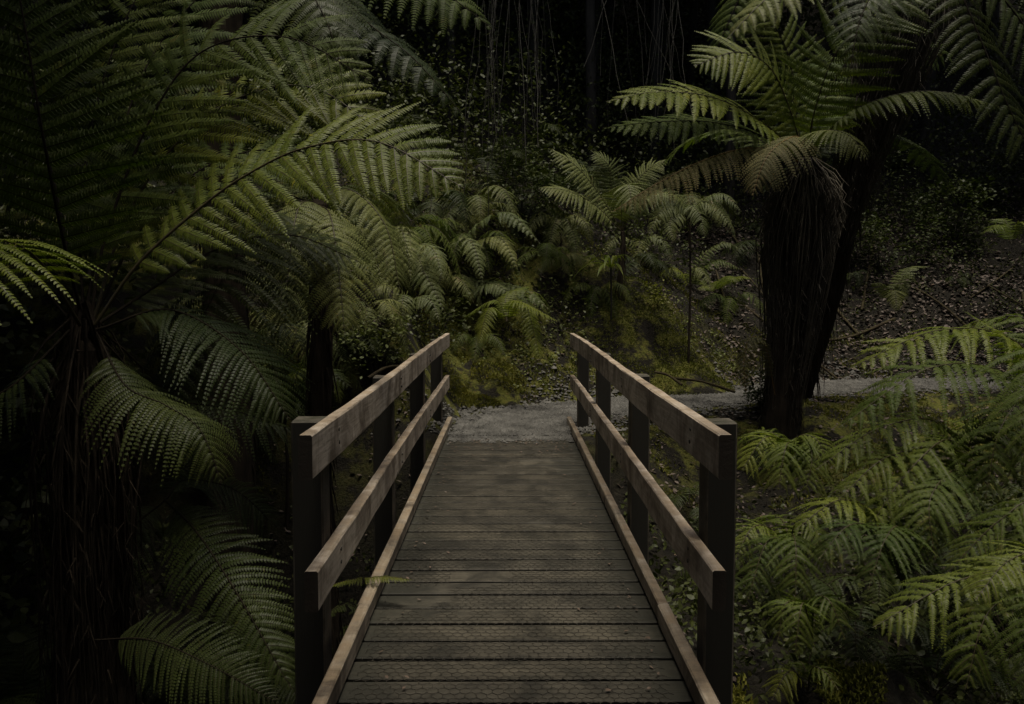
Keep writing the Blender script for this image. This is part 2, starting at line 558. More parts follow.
def frond(g, ctrl, W, npin=34, m=20, sweep=(12, 45), droop=.18, hang=.10, stipe=.16, plw=1.0, prof=LANCE,
          up=(0, 0, 1), r0=.008, style='bi', jit=1.0, leaflet_w=1.0, curl=0.0, gaps=0.02):
    """one fern frond: rachis along ctrl, pinnae on both sides, leaflets along each pinna"""
    K = 60
    S, L = spline(ctrl, K)
    T = norm(np.gradient(S, axis=0))
    upv = np.asarray(up, float)
    side = norm(np.cross(T, upv))
    for k in range(1, K):      # keep the blade from flipping where the rachis turns over
        if np.dot(side[k], side[k - 1]) < 0:
            side[k] = -side[k]
    for _ in range(6):
        side[1:-1] = norm(side[:-2] + side[2:] + side[1:-1])
    N = norm(np.cross(side, T))
    if N[K // 3] @ upv < 0:
        N, side = -N, -side
    tube(g, S, np.linspace(r0, r0 * .18, K), 5, 1)
    t = np.linspace(0, 1, npin)
    ts = (stipe + (0.985 - stipe) * t) * (K - 1)
    ii = np.clip(ts.astype(int), 0, K - 2)
    fr = (ts - ii)[:, None]
    at = lambda A: A[ii] * (1 - fr) + A[ii + 1] * fr
    B, Tt, Nn, Ss = at(S), norm(at(T)), norm(at(N)), norm(at(side))
    pr = np.interp(t, *prof)
    spacing = L * (1 - stipe) / npin
    sw = np.radians(sweep[0] + (sweep[1] - sweep[0]) * t ** 2)
    sides = np.array([-1.0, 1.0])
    sh = (2, npin)
    swj = sw[None] + np.radians(rng.normal(0, 3.5 * jit, sh))
    lift = rng.normal(0, .07 * jit, sh)
    dirn = (sides[:, None, None] * Ss[None] * np.cos(swj)[..., None] + Tt[None] * np.sin(swj)[..., None] + Nn[None] * lift[..., None])
    Lp = W * pr[None] * (1 + rng.normal(0, .05 * jit, sh))
    alive = rng.random(sh) > gaps
    dr = droop * (1 + rng.normal(0, .2 * jit, sh))
    hg = hang * (1 + rng.normal(0, .2 * jit, sh))
    if style == 'simple':
        u = np.linspace(0, 1, 7)
    else:
        u = (np.arange(m) + .5) / m
    U = u[None, None, :, None]
    Z = np.array([0, 0, 1.0])
    Lx = Lp[..., None, None]

    def pos(U):
        return (B[None, :, None] + dirn[:, :, None] * Lx * U + Tt[None, :, None] * Lx * .10 * U ** 2
                - Nn[None, :, None] * (dr[..., None, None] + curl * U) * Lx * U ** 2 - Z * hg[..., None, None] * Lx * U ** 2)

    p = pos(U)
    q = norm(pos(U + .02) - p)
    nn = norm(Nn[None, :, None] - q * (Nn[None, :, None] * q).sum(-1, keepdims=True))
    r = norm(np.cross(q, nn))
    if style == 'simple':
        wv = spacing * .46 * plw * np.interp(u, [0, .12, .4, .75, 1], [.55, .95, 1, .72, .05])
        wv = wv[None, None, :, None] * np.minimum(1, .35 + pr * 1.2)[None, :, None, None]
        wav = (1 + .12 * rng.normal(0, 1, p.shape[:3]))[..., None]
        a = p + r * wv * wav - nn * wv * .30
        c = p - r * wv * wav - nn * wv * .30
        V = np.stack([a, p, c], 3)[alive]
        kk = V.shape[0]
        nst = len(u)
        b0 = (np.arange(kk) * nst * 3)[:, None, None]
        st = (np.arange(nst - 1) * 3)[None, :, None]
        hf = np.array([0, 1])[None, None, :]
        o = b0 + st + hf
        F = np.stack([o, o + 1, o + 4, o + 3], -1).reshape(-1, 4)
        g.add(V, F, 0)
        return
    # pinna midribs as thin ribbons
    um = np.array([0, .33, .66, .98])[None, None, :, None]
    pm = pos(um)
    wr = np.array([1, .8, .5, .15])[None, None, :, None] * max(.0016, r0 * .22)
    Sm = norm(np.cross(norm(pos(um + .02) - pm), Nn[None, :, None]))
    V = np.stack([pm + Sm * wr + Nn[None, :, None] * .001, pm - Sm * wr + Nn[None, :, None] * .001], 3)[alive]
    kk = V.shape[0]
    o = (np.arange(kk) * 8)[:, None] + (np.arange(3) * 2)[None]
    g.add(V, np.stack([o, o + 1, o + 3, o + 2], -1).reshape(-1, 4), 1)
    # leaflets
    l0 = spacing * .60 * plw * np.minimum(1, .3 + pr * 1.4)
    lu = np.interp(u, [0, .08, .5, .8, 1], [.80, 1, .92, .62, .12])
    ll = (l0[None, :, None] * lu[None, None, :] * (1 + rng.normal(0, .07 * jit, p.shape[:3])))
    lw = (Lp / m * .47 * leaflet_w)[..., None]
    outs = []
    for s in (-1, 1):
        e = norm(s * r * math.cos(.30) + q * math.sin(.30) - nn * (.20 + rng.normal(0, .08 * jit, p.shape[:3]))[..., None])
        w = norm(q - e * (q * e).sum(-1, keepdims=True))
        l4, w4 = ll[..., None], lw[..., None]
        pts = [p - w * w4 * .92, p + e * l4 * .55 - w * w4 * .78, p + e * l4 * 1.02 + w * w4 * .35 - nn * l4 * .14,
               p + e * l4 * .50 + w * w4 * .72, p + w * w4 * .92]
        outs.append(np.stack(pts, 3))
    V = np.stack(outs, 3)[alive].reshape(-1, 5, 3)
    F = (np.arange(len(V)) * 5)[:, None] + np.arange(5)[None]
    g.add(V, F, 0)


def empty(name, label, cat, loc, group=None):
    o = bpy.data.objects.new(name, None)
    C.objects.link(o)
    o.location = loc
    o.empty_display_size = 0.2
    o['label'] = label
    o['category'] = cat
    if group:
        o['group'] = group
    return o


def tag(o, label=None, cat=None, kind=None, group=None):
    for k, v in (('label', label), ('category', cat), ('kind', kind), ('group', group)):
        if v:
            o[k] = v
    return o


def fr(root, ctrl, W, mats, label=None, **kw):
    """a frond part under root, its rachis through world points ctrl"""
    g = Geo()
    frond(g, ctrl, W, **kw)
    o = g.build('frond', mats)
    base = np.array(root.location)
    o.data.transform(__import__('mathutils').Matrix.Translation(-Vector(base)))
    o.parent = root
    if label:
        o['label'] = label
    return o


def px(*a):
    return [P(*q) for q in a]


# ------------------------------------------------------------------ terrain
def yc(x):
    s = np.maximum(x - 0.3, 0)
    s = s - .7 * np.logaddexp(0, (s - 5) / .7)
    s = np.maximum(s, 0)
    return 10.15 + .74 * (np.sqrt(s * s + .5) - math.sqrt(.5))


def sdist(x, y):
    sl = (yc(x + .02) - yc(x - .02)) / .04
    return (y - yc(x)) / np.sqrt(1 + sl * sl)


def vnoise(x, y, f, seed):
    x = np.asarray(x, float) * f + seed * 17.3
    y = np.asarray(y, float) * f + seed * 5.7
    xi, yi = np.floor(x), np.floor(y)
    fx, fy = sm(x - xi), sm(y - yi)
    h = lambda a, b: np.modf(np.abs(np.sin(a * 127.1 + b * 311.7 + seed) * 43758.5453))[0]
    return (h(xi, yi) * (1 - fx) + h(xi + 1, yi) * fx) * (1 - fy) + (h(xi, yi + 1) * (1 - fx) + h(xi + 1, yi + 1) * fx) * fy


def bump(x, y):
    return .5 * (vnoise(x, y, .45, 1) - .5) + .28 * (vnoise(x, y, 1.1, 2) - .5) + .14 * (vnoise(x, y, 2.7, 3) - .5) + .05 * (vnoise(x, y, 7, 4) - .5)


def H(x, y):
    x = np.asarray(x, float)
    y = np.asarray(y, float)
    d = sdist(x, y)
    far = np.maximum(d - .8, 0)
    near = np.maximum(-d - .8, 0)
    bank = .70 * np.minimum(far, 3) + .62 * np.maximum(far - 3, 0) + .5 * np.maximum(far - 7, 0)
    depth = np.where(x < 0, 1.9, .98 - .1 * sm((x - 1.5) / 3))
    gully = depth * sm(near / 2.6) * sm((y + 3.2) / 2.2)
    cause = 1 - sm((np.abs(x - .03) - .85) / .7)
    cause = cause * sm((y - 7.9) / .5)
    gully = gully * (1 - cause)
    sides = .35 * np.maximum(np.abs(x) - 7, 0) * sm((14 - y) / 8)
    back = .4 * np.maximum(-y - 4, 0)
    rough = sm((np.abs(d) - .7) / 1.2) * (1 - cause)
    rough = np.where((y < -2) & (np.abs(x) < 1.5), 0, rough)
    hill = 1.6 * sm((-x - .55) / 1.0) * sm((y - 8.0) / 1.8) * sm((15 - y) / 3)
    hill = np.maximum(hill, 1.3 * sm((y - 11.7) / 1.3) * sm((.7 - x) / 1.0) * sm((17 - y) / 3))
    hill = np.maximum(hill, .75 * sm((y - 12.3) / 1.2) * sm((3.6 - x) / 1.4) * sm((17 - y) / 3))
    return bank + hill - gully + sides + back + bump(x, y) * rough * 1.1


def Hs(x, y):
    return float(H(np.array([x]), np.array([y]))[0])


def hit(xp, yp, lo=4.0, hi=40.0):
    """where the line of sight through a picture position meets the ground"""
    D = np.arange(lo, hi, .04)
    q = CAM + D[:, None] * (FW + RT * (xp - 512) / FPX + UP * (352 - yp) / FPX)
    k = np.nonzero(q[:, 2] < H(q[:, 0], q[:, 1]))[0]
    return q[k[0]] if len(k) else q[-1]


def grid_axis(lo, hi, a, b, fine, growth=1.13):
    mid = list(np.arange(a, b, fine))
    s, v = fine, b
    while v < hi:
        mid.append(v)
        s *= growth
        v += s
    mid.append(hi)
    s, v = fine, a
    pre = []
    while v > lo:
        s *= growth
        v -= s
        pre.append(max(v, lo))
    return np.array(pre[::-1] + mid)


gx = grid_axis(-70, 70, -7, 9, .14)
gy = grid_axis(-40, 90, .5, 17, .14)
X, Y = np.meshgrid(gx, gy)
Z = H(X, Y)
nx, ny = len(gx), len(gy)
i, j = np.meshgrid(np.arange(ny - 1), np.arange(nx - 1), indexing='ij')
F = np.stack([i * nx + j, i * nx + j + 1, (i + 1) * nx + j + 1, (i + 1) * nx + j], -1).reshape(-1, 4)
g = Geo()
g.add(np.stack([X, Y, Z], -1), F, 0, True)
tag(g.build('ground', [M['ground']]), kind='structure')

# the gravel path: leaves the bridge and bends off to the right
def path_center(s):
    """s in metres from the bridge end"""
    pts = np.array([[.03, 8.5], [.05, 9.2], [.45, 10.1], [1.3, 10.75], [2.6, 11.55], [4.2, 12.65], [5.5, 13.25], [7.5, 13.5], [11, 13.5], [17, 13.5]])
    q, L = spline(np.c_[pts, np.zeros(len(pts))], 400)
    k = np.clip(s / L * 399, 0, 398.9)
    i0 = k.astype(int)
    return q[i0] * (1 - (k - i0))[:, None] + q[i0 + 1] * (k - i0)[:, None], L


s = np.linspace(0, 19, 220)
c, _ = path_center(s)
T = norm(np.gradient(c, axis=0))
Sd = np.stack([T[:, 1], -T[:, 0], 0 * T[:, 0]], 1)
cols = np.linspace(-1, 1, 15)
wl = .80 + .22 * (vnoise(s, s * 0, 1.3, 8) - .5) + .12 * (vnoise(s, s * 0, 5, 9) - .5)
wr_ = .78 + .25 * (vnoise(s, s * 0, 1.1, 11) - .5) + .12 * (vnoise(s, s * 0, 4, 12) - .5)
V = []
for cc in cols:
    w = wl if cc < 0 else wr_
    p = c + Sd * (cc * w)[:, None]
    p[:, 2] = H(p[:, 0], p[:, 1]) * .55 + .022 - .05 * abs(cc) ** 6 * 1.2
    p[:, 2] = np.maximum(p[:, 2], H(p[:, 0], p[:, 1]) + .02 * (1 - abs(cc) ** 4) - .012)
    V.append(p)
V = np.stack(V, 1)
i, j = np.meshgrid(np.arange(len(s) - 1), np.arange(14), indexing='ij')
g = Geo()
g.add(V, np.stack([i * 15 + j, i * 15 + j + 1, (i + 1) * 15 + j + 1, (i + 1) * 15 + j], -1).reshape(-1, 4), 0, True)
tag(g.build('path', [M['path']]), kind='structure')

# loose stones on and beside the path
def scatter_path(n, spread, smax):
    ss = rng.random(n) * smax
    cc, _ = path_center(ss)
    k = norm(np.gradient(path_center(ss + .05)[0] - cc + 1e-6, axis=0) * 0 + (path_center(ss + .05)[0] - cc))
    side = np.stack([k[:, 1], -k[:, 0], 0 * k[:, 0]], 1)
    off = rng.normal(0, spread, n)
    p = cc + side * off[:, None]
    return p


def blobs(g, p, r, slot=0):
    """small faceted stones (octahedra, squashed and turned)"""
    n = len(p)
    base = np.array([[1, 0, 0], [0, 1, 0], [-1, 0, 0], [0, -1, 0], [0, 0, .7], [0, 0, -.6]], float)
    V = base[None] * (1 + rng.normal(0, .22, (n, 6, 3)))
    a = rng.random(n) * 6.283
    R = np.stack([np.stack([np.cos(a), -np.sin(a), 0 * a], -1), np.stack([np.sin(a), np.cos(a), 0 * a], -1), np.stack([0 * a, 0 * a, 1 + 0 * a], -1)], 1)
    V = np.einsum('nij,nkj->nki', R, V) * r[:, None, None] + p[:, None]
    f = np.array([[0, 1, 4], [1, 2, 4], [2, 3, 4], [3, 0, 4], [1, 0, 5], [2, 1, 5], [3, 2, 5], [0, 3, 5]])
    g.add(V, ((np.arange(n) * 6)[:, None, None] + f[None]).reshape(-1, 3), slot)


g = Geo()
p = scatter_path(26000, .50, 12)
p[:, 2] = np.maximum(H(p[:, 0], p[:, 1]), .01) + .012
blobs(g, p, rng.gamma(3, .0048, len(p)) + .004)
q = np.stack([rng.uniform(-.58, .64, 4200), 8.62 - np.abs(rng.normal(0, .16, 4200)), np.full(4200, .006)], 1)
blobs(g, q, rng.gamma(3, .0036, 4200) + .003)
tag(g.build('gravel', [M['stone']]), kind='stuff')


# ------------------------------------------------------------------ footbridge
BX = .03
root = empty('footbridge', 'weathered timber footbridge with plank deck and twin side rails crossing the dark gully', 'footbridge', (BX, 5.0, 0))
loc = np.array([BX, 5.0, 0])


def bpart(g, name, mats, label=None):
    g.v = [v - loc for v in g.v]
    o = g.build(name, mats, root)
    if label:
        o['label'] = label
    return o


XL, XR = -.642, .700
g = Geo()
pitch = .181
y = 8.52
k = 0
while y > -1.6:
    gap = .025 + rng.random() * .006
    x0, x1 = XL - .03 + rng.normal(0, .008), XR + .03 + rng.normal(0, .008)
    dz = rng.normal(0, .0004)
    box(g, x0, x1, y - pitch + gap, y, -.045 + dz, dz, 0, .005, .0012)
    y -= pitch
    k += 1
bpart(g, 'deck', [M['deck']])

# hexagonal anti-slip netting stapled on the boards
g = Geo()
hx = .023
seg = []
rows = int(6.6 / (1.5 * hx))
colsn = int(1.18 / (math.sqrt(3) * hx))
for r_ in range(rows):
    yy = 1.9 + r_ * 1.5 * hx
    for c_ in range(colsn):
        xx = -.55 + (c_ + (.5 if r_ % 2 else 0)) * math.sqrt(3) * hx
        a = np.radians([30, 90, 150, 210])
        q = np.stack([xx + hx * np.cos(a), yy + hx * np.sin(a)], 1)
        for k in range(3):
            seg.append((q[k], q[k + 1]))
seg = np.array(seg)
seg += rng.normal(0, .0022, seg.shape)
seg = seg[vnoise(seg[:, 0, 0], seg[:, 0, 1], 3.1, 61) > .22]
A = np.concatenate([seg, np.full(seg.shape[:2] + (1,), .0035)], -1)
A[..., 2] += .0015 * np.sin(A[..., 0] * 40) + .0015 * np.sin(A[..., 1] * 23)
tubes(g, A, np.full(A.shape[:2], .0012), 3)
bpart(g, 'wire_netting', [M['wire']])

for side, xi in ((-1, XL), (1, XR)):
    o_ = side
    # kerb in two lengths, the near one a little prouder
    ki = xi + .045 if side < 0 else xi - .045
    for (y0, y1, dz, dx) in ((-1.5, 3.62, .0, .0), (3.63, 9.30, -.008, .006)):
        g = Geo()
        a, b = sorted((ki + o_ * dx, ki + o_ * (.050 + dx)))
        box(g, a, b, y0, y1, .012, .100 + dz, 0, .006, .002)
        bpart(g, 'kerb', [M['kerb']])
    for nm, z0, z1, yn, yf in (('handrail', .829, .979, 2.775, 9.42), ('mid_rail', .368, .510, 2.83, 9.38)):
        g = Geo()
        # rails in short slices so that they bow very slightly
        st = np.linspace(yn, yf, 28)
        bow = .006 * np.sin(st * .9 + side) * np.minimum(1, (st - yn) / .6)
        sag = .004 * np.sin(st * 1.3 + z0 * 5) + .030 * (st - yn) / (yf - yn)
        a, b = sorted((xi, xi + o_ * .047))
        c4 = .005
        prof_ = np.array([[a + c4, z0], [b - c4, z0], [b, z0 + c4], [b, z1 - c4], [b - c4, z1], [a + c4, z1], [a, z1 - c4], [a, z0 + c4]])
        V = np.zeros((28, 8, 3))
        V[..., 0] = prof_[None, :, 0] + bow[:, None]
        V[..., 1] = st[:, None]
        V[..., 2] = prof_[None, :, 1] + sag[:, None]
        V[1:-1] += rng.normal(0, .0014, V[1:-1].shape)
        i, j = np.meshgrid(np.arange(27), np.arange(8), indexing='ij')
        j2 = (j + 1) % 8
        g.add(V, np.stack([i * 8 + j, i * 8 + j2, (i + 1) * 8 + j2, (i + 1) * 8 + j], -1).reshape(-1, 4)[:, ::-1])
        g.add(V[0], [list(range(8))])
        g.add(V[-1], [list(range(8))[::-1]])
        bpart(g, nm, [M['rail']])
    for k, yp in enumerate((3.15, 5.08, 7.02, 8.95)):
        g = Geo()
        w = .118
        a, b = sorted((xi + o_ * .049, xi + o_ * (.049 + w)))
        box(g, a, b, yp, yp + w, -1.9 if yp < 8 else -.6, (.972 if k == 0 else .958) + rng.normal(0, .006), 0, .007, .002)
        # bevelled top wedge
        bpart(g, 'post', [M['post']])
        # bolt heads through rail
        g = Geo()
        for zz in (.885, .935, .420, .470):
            xx = xi - o_ * .003
            yy = yp + w / 2 + rng.normal(0, .006)
            tube(g, [(xx - o_ * .004, yy, zz), (xx + o_ * .004, yy, zz)], .0075, 8, 0, False)
        bpart(g, 'bolt', [M['wire']])['kind'] = 'stuff'
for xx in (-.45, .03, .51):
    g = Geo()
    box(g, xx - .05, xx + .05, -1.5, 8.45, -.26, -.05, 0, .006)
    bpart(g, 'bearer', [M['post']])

# fallen leaves lying on the deck
def leaves(g, p, size, flat=.25, slot=0, ratio=.45, up=None, cup=.15):
    """many small pointed leaves at points p"""
    n = len(p)
    a = rng.random(n) * 6.283
    e = np.stack([np.cos(a), np.sin(a), rng.normal(0, flat, n)], 1)
    e = norm(e)
    nrm = np.stack([rng.normal(0, flat, n), rng.normal(0, flat, n), np.ones(n)], 1)
    w = norm(np.cross(e, nrm))
    nz = norm(np.cross(w, e))
    s = (size if np.ndim(size) else np.full(n, size))[:, None]
    s = s * (1 + rng.normal(0, .2, (n, 1)))
    V = np.stack([p, p + e * s * .35 + w * s * ratio * .5, p + e * s * .7 + w * s * ratio * .42 - nz * s * cup * .4, p + e * s - nz * s * cup,
                  p + e * s * .7 - w * s * ratio * .42 - nz * s * cup * .4, p + e * s * .35 - w * s * ratio * .5], 1)
    g.add(V, (np.arange(n) * 6)[:, None] + np.arange(6)[None], slot)


g = Geo()
p = np.stack([rng.choice([-1, 1], 130) * (.57 - np.abs(rng.normal(0, .10, 130))) + .03, rng.random(130) * 6.6 + 1.8, np.full(130, .012)], 1)
leaves(g, p, .022, .15, ratio=.5)
p = np.stack([rng.random(160) * 1.1 - .5, 8.5 - np.abs(rng.normal(0, .5, 160)), np.full(160, .012)], 1)
leaves(g, p, .03, .15, ratio=.5)
tag(g.build('leaf_litter', [M['litter']]), kind='stuff')

# ------------------------------------------------------------------ litter, moss, undergrowth on the ground
def on_ground(x, y, dz=0.):
    return np.stack([x, y, H(x, y) + dz], 1)


g = Geo()
n = 26000
x = rng.random(n) * 14 - 3
y = 8 + rng.random(n) * 12
d = sdist(x, y)
keep = (np.abs(d) > .75) & ((np.abs(x) > .9) | (y > 10.9))
x, y = x[keep], y[keep]
leaves(g, on_ground(x, y, .012), .055, .35, ratio=.42)
x = 3.5 + rng.random(16000) * 9
y = 13 + rng.random(16000) * 7
k = (sdist(x, y) > .8) & (vnoise(x, y, .8, 51) + .4 * vnoise(x, y, 3, 52) > .55)
leaves(g, on_ground(x[k], y[k], .02), .085, .4, ratio=.5)
n = 2500
x = rng.random(n) * 7 + .9
y = rng.random(n) * 7 + 2
leaves(g, on_ground(x, y, .012), .05, .35, ratio=.42)
tag(g.build('leaf_litter', [M['litter']]), kind='stuff')


def blades(g, p, h, lean=.5, slot=0, w=.004):
    n = len(p)
    a = rng.random(n) * 6.283
    d = np.stack([np.cos(a), np.sin(a), 0 * a], 1)
    s = np.stack([-np.sin(a), np.cos(a), 0 * a], 1) * w
    hh = (h * (1 + rng.normal(0, .3, n)))[:, None]
    Zv = np.array([[0, 0, 1.0]])
    l = np.abs(rng.normal(0, lean, (n, 1)))
    V = np.stack([p - s, p + s, p + Zv * hh * .7 + d * hh * l * .5 + s * .8, p + Zv * hh * (1 - .3 * l) + d * hh * l, p + Zv * hh * .7 + d * hh * l * .5 - s * .8], 1)
    g.add(V, (np.arange(n) * 5)[:, None] + np.arange(5)[None], slot)


g = Geo()
n = 90000
x = rng.random(n) * 9 - 2.5
y = 8.3 + rng.random(n) * 7
d = sdist(x, y)
mk = vnoise(x, y, 1.6, 21) * .6 + vnoise(x, y, 4.5, 22) * .4
keep = (mk > .50) & (np.abs(d) > .70 + .15 * vnoise(x, y, 3, 5)) & ((np.abs(x - .03) > .85) | (y > 10.4))
x, y = x[keep], y[keep]
blades(g, on_ground(x, y, -.005), .035, .7, w=.006)
tag(g.build('moss', [M['moss']]), kind='stuff')
# small leafy seedlings among the moss
g = Geo()
x = rng.uniform(-1.3, 3.6, 420)
y = 11 + rng.random(420) * 3.2
k = sdist(x, y) > .95
cen = np.repeat(on_ground(x[k], y[k], .05), 16, 0)
leaves(g, cen + rng.normal(0, .045, cen.shape), .045, .6, ratio=.5)
tag(g.build('ground_cover', [M['fern_dull']]), kind='stuff')

# dense dark undergrowth of small leaves climbing the slopes
g = Geo()
nc = 10000
cx = rng.random(nc) * 50 - 24
cyy = rng.random(nc) ** 1.3 * 24 + 11.6
d = sdist(cx, cyy)
keep = (d > np.where(cx < 1.2, 1.7, 2.5)) & ~((cx > 3.5) & (d < 4.5))
cx, cyy = cx[keep], cyy[keep]
hh = rng.random(len(cx)) ** 1.2 * np.interp(d[keep], [1.6, 2.6, 5, 9, 20], [.25, .7, 1.6, 4.5, 6]) + .05
cz = H(cx, cyy) + hh
per = 34
cen = np.repeat(np.stack([cx, cyy, cz], 1), per, 0)
p = cen + rng.normal(0, .30, cen.shape) * np.array([1, 1, .8])
leaves(g, p, np.repeat(np.interp(d[keep], [2, 8, 20], [.06, .10, .20]), per), .8, ratio=.55)
for (nc, x0, x1, y0, y1, hm, cx0) in ((260, 3.6, 12, 14.3, 19.5, .22, 0), (1500, -12, -3.6, -3, 11.5, 3.0, 0), (900, 6.5, 14, -3, 10, 1.6, 0), (700, -8, 8, -9, -3.2, 4.0, .9), (700, 1.05, 6.5, 2.2, 8.3, .22, 0), (300, -3.8, -1.0, 1.5, 8.0, .4, 0)):  # tall thickets behind the viewer and beside the gully added to block light
    cx = x0 + rng.random(nc) * (x1 - x0)
    cyy = y0 + rng.random(nc) * (y1 - y0)
    k = np.abs(cx) > cx0
    cx, cyy = cx[k], cyy[k]
    edge = sm((-3.2 - cx) / 2) if x0 == -12 else 1
    cz = H(cx, cyy) + rng.random(len(cx)) * hm * (.35 + .65 * edge)
    cen = np.repeat(np.stack([cx, cyy, cz], 1), per, 0)
    leaves(g, cen + rng.normal(0, .32 if hm > .5 else .14, cen.shape), .11 if hm > .5 else .05, .8, ratio=.55)
tag(g.build('undergrowth', [M['shrub']]), kind='stuff')


# ------------------------------------------------------------------ tree ferns
LEAF = [M['fern'], M['rachis_dark']]
LEAFB = [M['fern_lit'], M['rachis']]
LEAFR = [M['fern'], M['rachis']]
LEAFD = [M['fern_shaded'], M['rachis_dark']]
LEAFU = [M['fern_dull'], M['rachis']]
DEAD = [M['fern_dead'], M['rachis_orange']]


def trunk_part(root, base, top, r0, r1, name='trunk', lean=0.0, sides=20, fibres=240, mats=None):
    base, top = np.asarray(base, float), np.asarray(top, float)
    n = 26
    t = np.linspace(0, 1, n)
    pts = base[None] * (1 - t)[:, None] + top[None] * t[:, None]
    pts[:, 0] += lean * np.sin(t * math.pi) + .02 * np.sin(t * 9)
    a = np.linspace(0, 2 * math.pi, sides, endpoint=False)
    R = (r0 + (r1 - r0) * t ** .7)[:, None] * (1 + .10 * np.sin(3 * a + 2)[None] + rng.normal(0, .05, (n, sides)))
    V = np.stack([pts[:, 0:1] + R * np.cos(a), pts[:, 1:2] + R * np.sin(a), np.repeat(pts[:, 2:3], sides, 1)], -1)
    i, j = np.meshgrid(np.arange(n - 1), np.arange(sides), indexing='ij')
    j2 = (j + 1) % sides
    g = Geo()
    g.add(V, np.stack([i * sides + j, i * sides + j2, (i + 1) * sides + j2, (i + 1) * sides + j], -1).reshape(-1, 4), 0, True)
    tip = V[-1].mean(0) + [0, 0, r1 * .7]
    mid = V[-1] * .6 + V[-1].mean(0) * .4 + [0, 0, r1 * .45]
    jj = np.arange(sides)
    g.add(np.vstack([V[-1], mid, tip]), np.stack([jj, (jj + 1) % sides, sides + (jj + 1) % sides, sides + jj], 1), 0, True)
    g.add(np.vstack([mid, tip]), np.stack([jj, (jj + 1) % sides, np.full(sides, sides)], 1), 0, True)
    if fibres:     # matted aerial roots and stalk stubs standing off the trunk
        k = rng.integers(0, n - 1, fibres)
        aa = rng.random(fibres) * 6.283
        rr = (r0 + (r1 - r0) * t[k] ** .7)
        p0 = np.stack([pts[k, 0] + rr * np.cos(aa), pts[k, 1] + rr * np.sin(aa), pts[k, 2]], 1)
        out = np.stack([np.cos(aa), np.sin(aa), np.zeros(fibres)], 1)
        ln = rng.random(fibres) * .4 + .1
        st = np.stack([p0, p0 + out * .03 - [0, 0, 1] * ln[:, None] * .5, p0 + out * (.01 + .05 * rng.random((fibres, 1))) - [0, 0, 1] * ln[:, None]], 1)
        tubes(g, st, np.tile(np.array([.008, .006, .002]), (fibres, 1)), 3, 0)
    g.v = [v - np.array(root.location) for v in g.v]
    return g.build(name, mats or [M['trunk']], root)


def skirt_part(root, top, rt, bottom, rb, n=520, ragged=.8, name='skirt', label=None, shreds=True):
    """old dead fronds hanging from under the crown, down along the trunk"""
    top, bottom = np.asarray(top, float), np.asarray(bottom, float)
    a = rng.random(n) * 6.283
    out = np.stack([np.cos(a), np.sin(a), 0 * a], 1)
    ln = .25 + .80 * rng.random(n) ** ragged
    rr = rt * (.45 + .75 * rng.random(n))
    m_ = 7
    t = np.linspace(0, 1, m_)
    bell = np.interp(t, [0, .12, .3, 1], [.2, .6, 1.0, .0])
    ax = (np.array([0, 0, 1.0]) * rng.uniform(-.16, .10, (n, 1)))[:, None] + top[None, None] + (bottom - top)[None, None] * (t[None, :] * ln[:, None])[..., None]
    rad = bell[None] * rr[:, None] + (1 - bell[None]) * (rb * (.5 + .6 * rng.random(n)))[:, None] * (t[None] > .3) + .25 * rr[:, None] * (t[None] <= .3) * 0
    rad = np.where(t[None] <= .3, bell[None] * rr[:, None], rr[:, None] * (1 - (t[None] - .3) / .7) + (rb * (.4 + 1.1 * rng.random(n)))[:, None] * (t[None] - .3) / .7)
    pts = ax + out[:, None] * rad[..., None]
    pts += np.cumsum(rng.normal(0, .012, pts.shape), 1) * np.array([1, 1, .2])
    g = Geo()
    tubes(g, pts, np.linspace(.006, .0018, m_)[None] * (1 + rng.random((n, 1))), 3, 0)
    if shreds:     # curled dry leaflets clinging to the stalks
        k = rng.integers(0, n, n * 16)
        u = rng.random(n * 16) * (m_ - 1.01)
        i0 = u.astype(int)
        f_ = (u - i0)[:, None]
        p = pts[k, i0] * (1 - f_) + pts[k, i0 + 1] * f_
        q = len(p)
        e = norm(np.stack([rng.normal(0, .35, q), rng.normal(0, .35, q), -np.ones(q)], 1))
        w = norm(np.cross(e, rng.normal(0, 1, (q, 3)))) * (.0035 + .003 * rng.random((q, 1)))
        L_ = .05 + .11 * rng.random((q, 1))
        V = np.stack([p - w, p + w, p + e * L_ + w * .2, p + e * L_ - w * .2], 1)
        g.add(V, (np.arange(q) * 4)[:, None] + np.arange(4)[None], 0)
    g.v = [v - np.array(root.location) for v in g.v]
    o = g.build(name, [M['skirt']], root)
    if label:
        o['label'] = label
    return o


# --- left tree fern, close to the bridge
C1 = P(84, 330, 4.35)
b1 = np.array([C1[0], C1[1], Hs(C1[0], C1[1]) - .1])
t1 = empty('tree_fern', 'big tree fern left of the bridge with broad fronds arching over the rail', 'tree fern', b1)
trunk_part(t1, b1, C1 + [0, 0, -.10], .25, .10, fibres=900)
skirt_part(t1, C1 + [0, 0, .05], .22, b1 + [0, 0, .5], .20, 110).data.materials[0] = M['trunk']  # darker trunk material puts the shade here into the skirt colour
K1 = dict(npin=25, m=30, droop=.10, hang=.12, r0=.010, stipe=.16, plw=.92, sweep=(16, 48), leaflet_w=1.0, jit=1.2)
fr(t1, px((84, 325, 4.35), (62, 235, 4.1), (42, 130, 3.9), (20, 0, 3.8), (-8, -130, 3.7)), .58, LEAF, up=(.1, -1, .6), **K1)
fr(t1, px((90, 325, 4.4), (105, 240, 4.5), (150, 120, 4.6), (205, 50, 4.7), (290, 38, 4.7), (372, 82, 4.6)), .56, LEAF, up=(-.3, -1, .7), **K1)
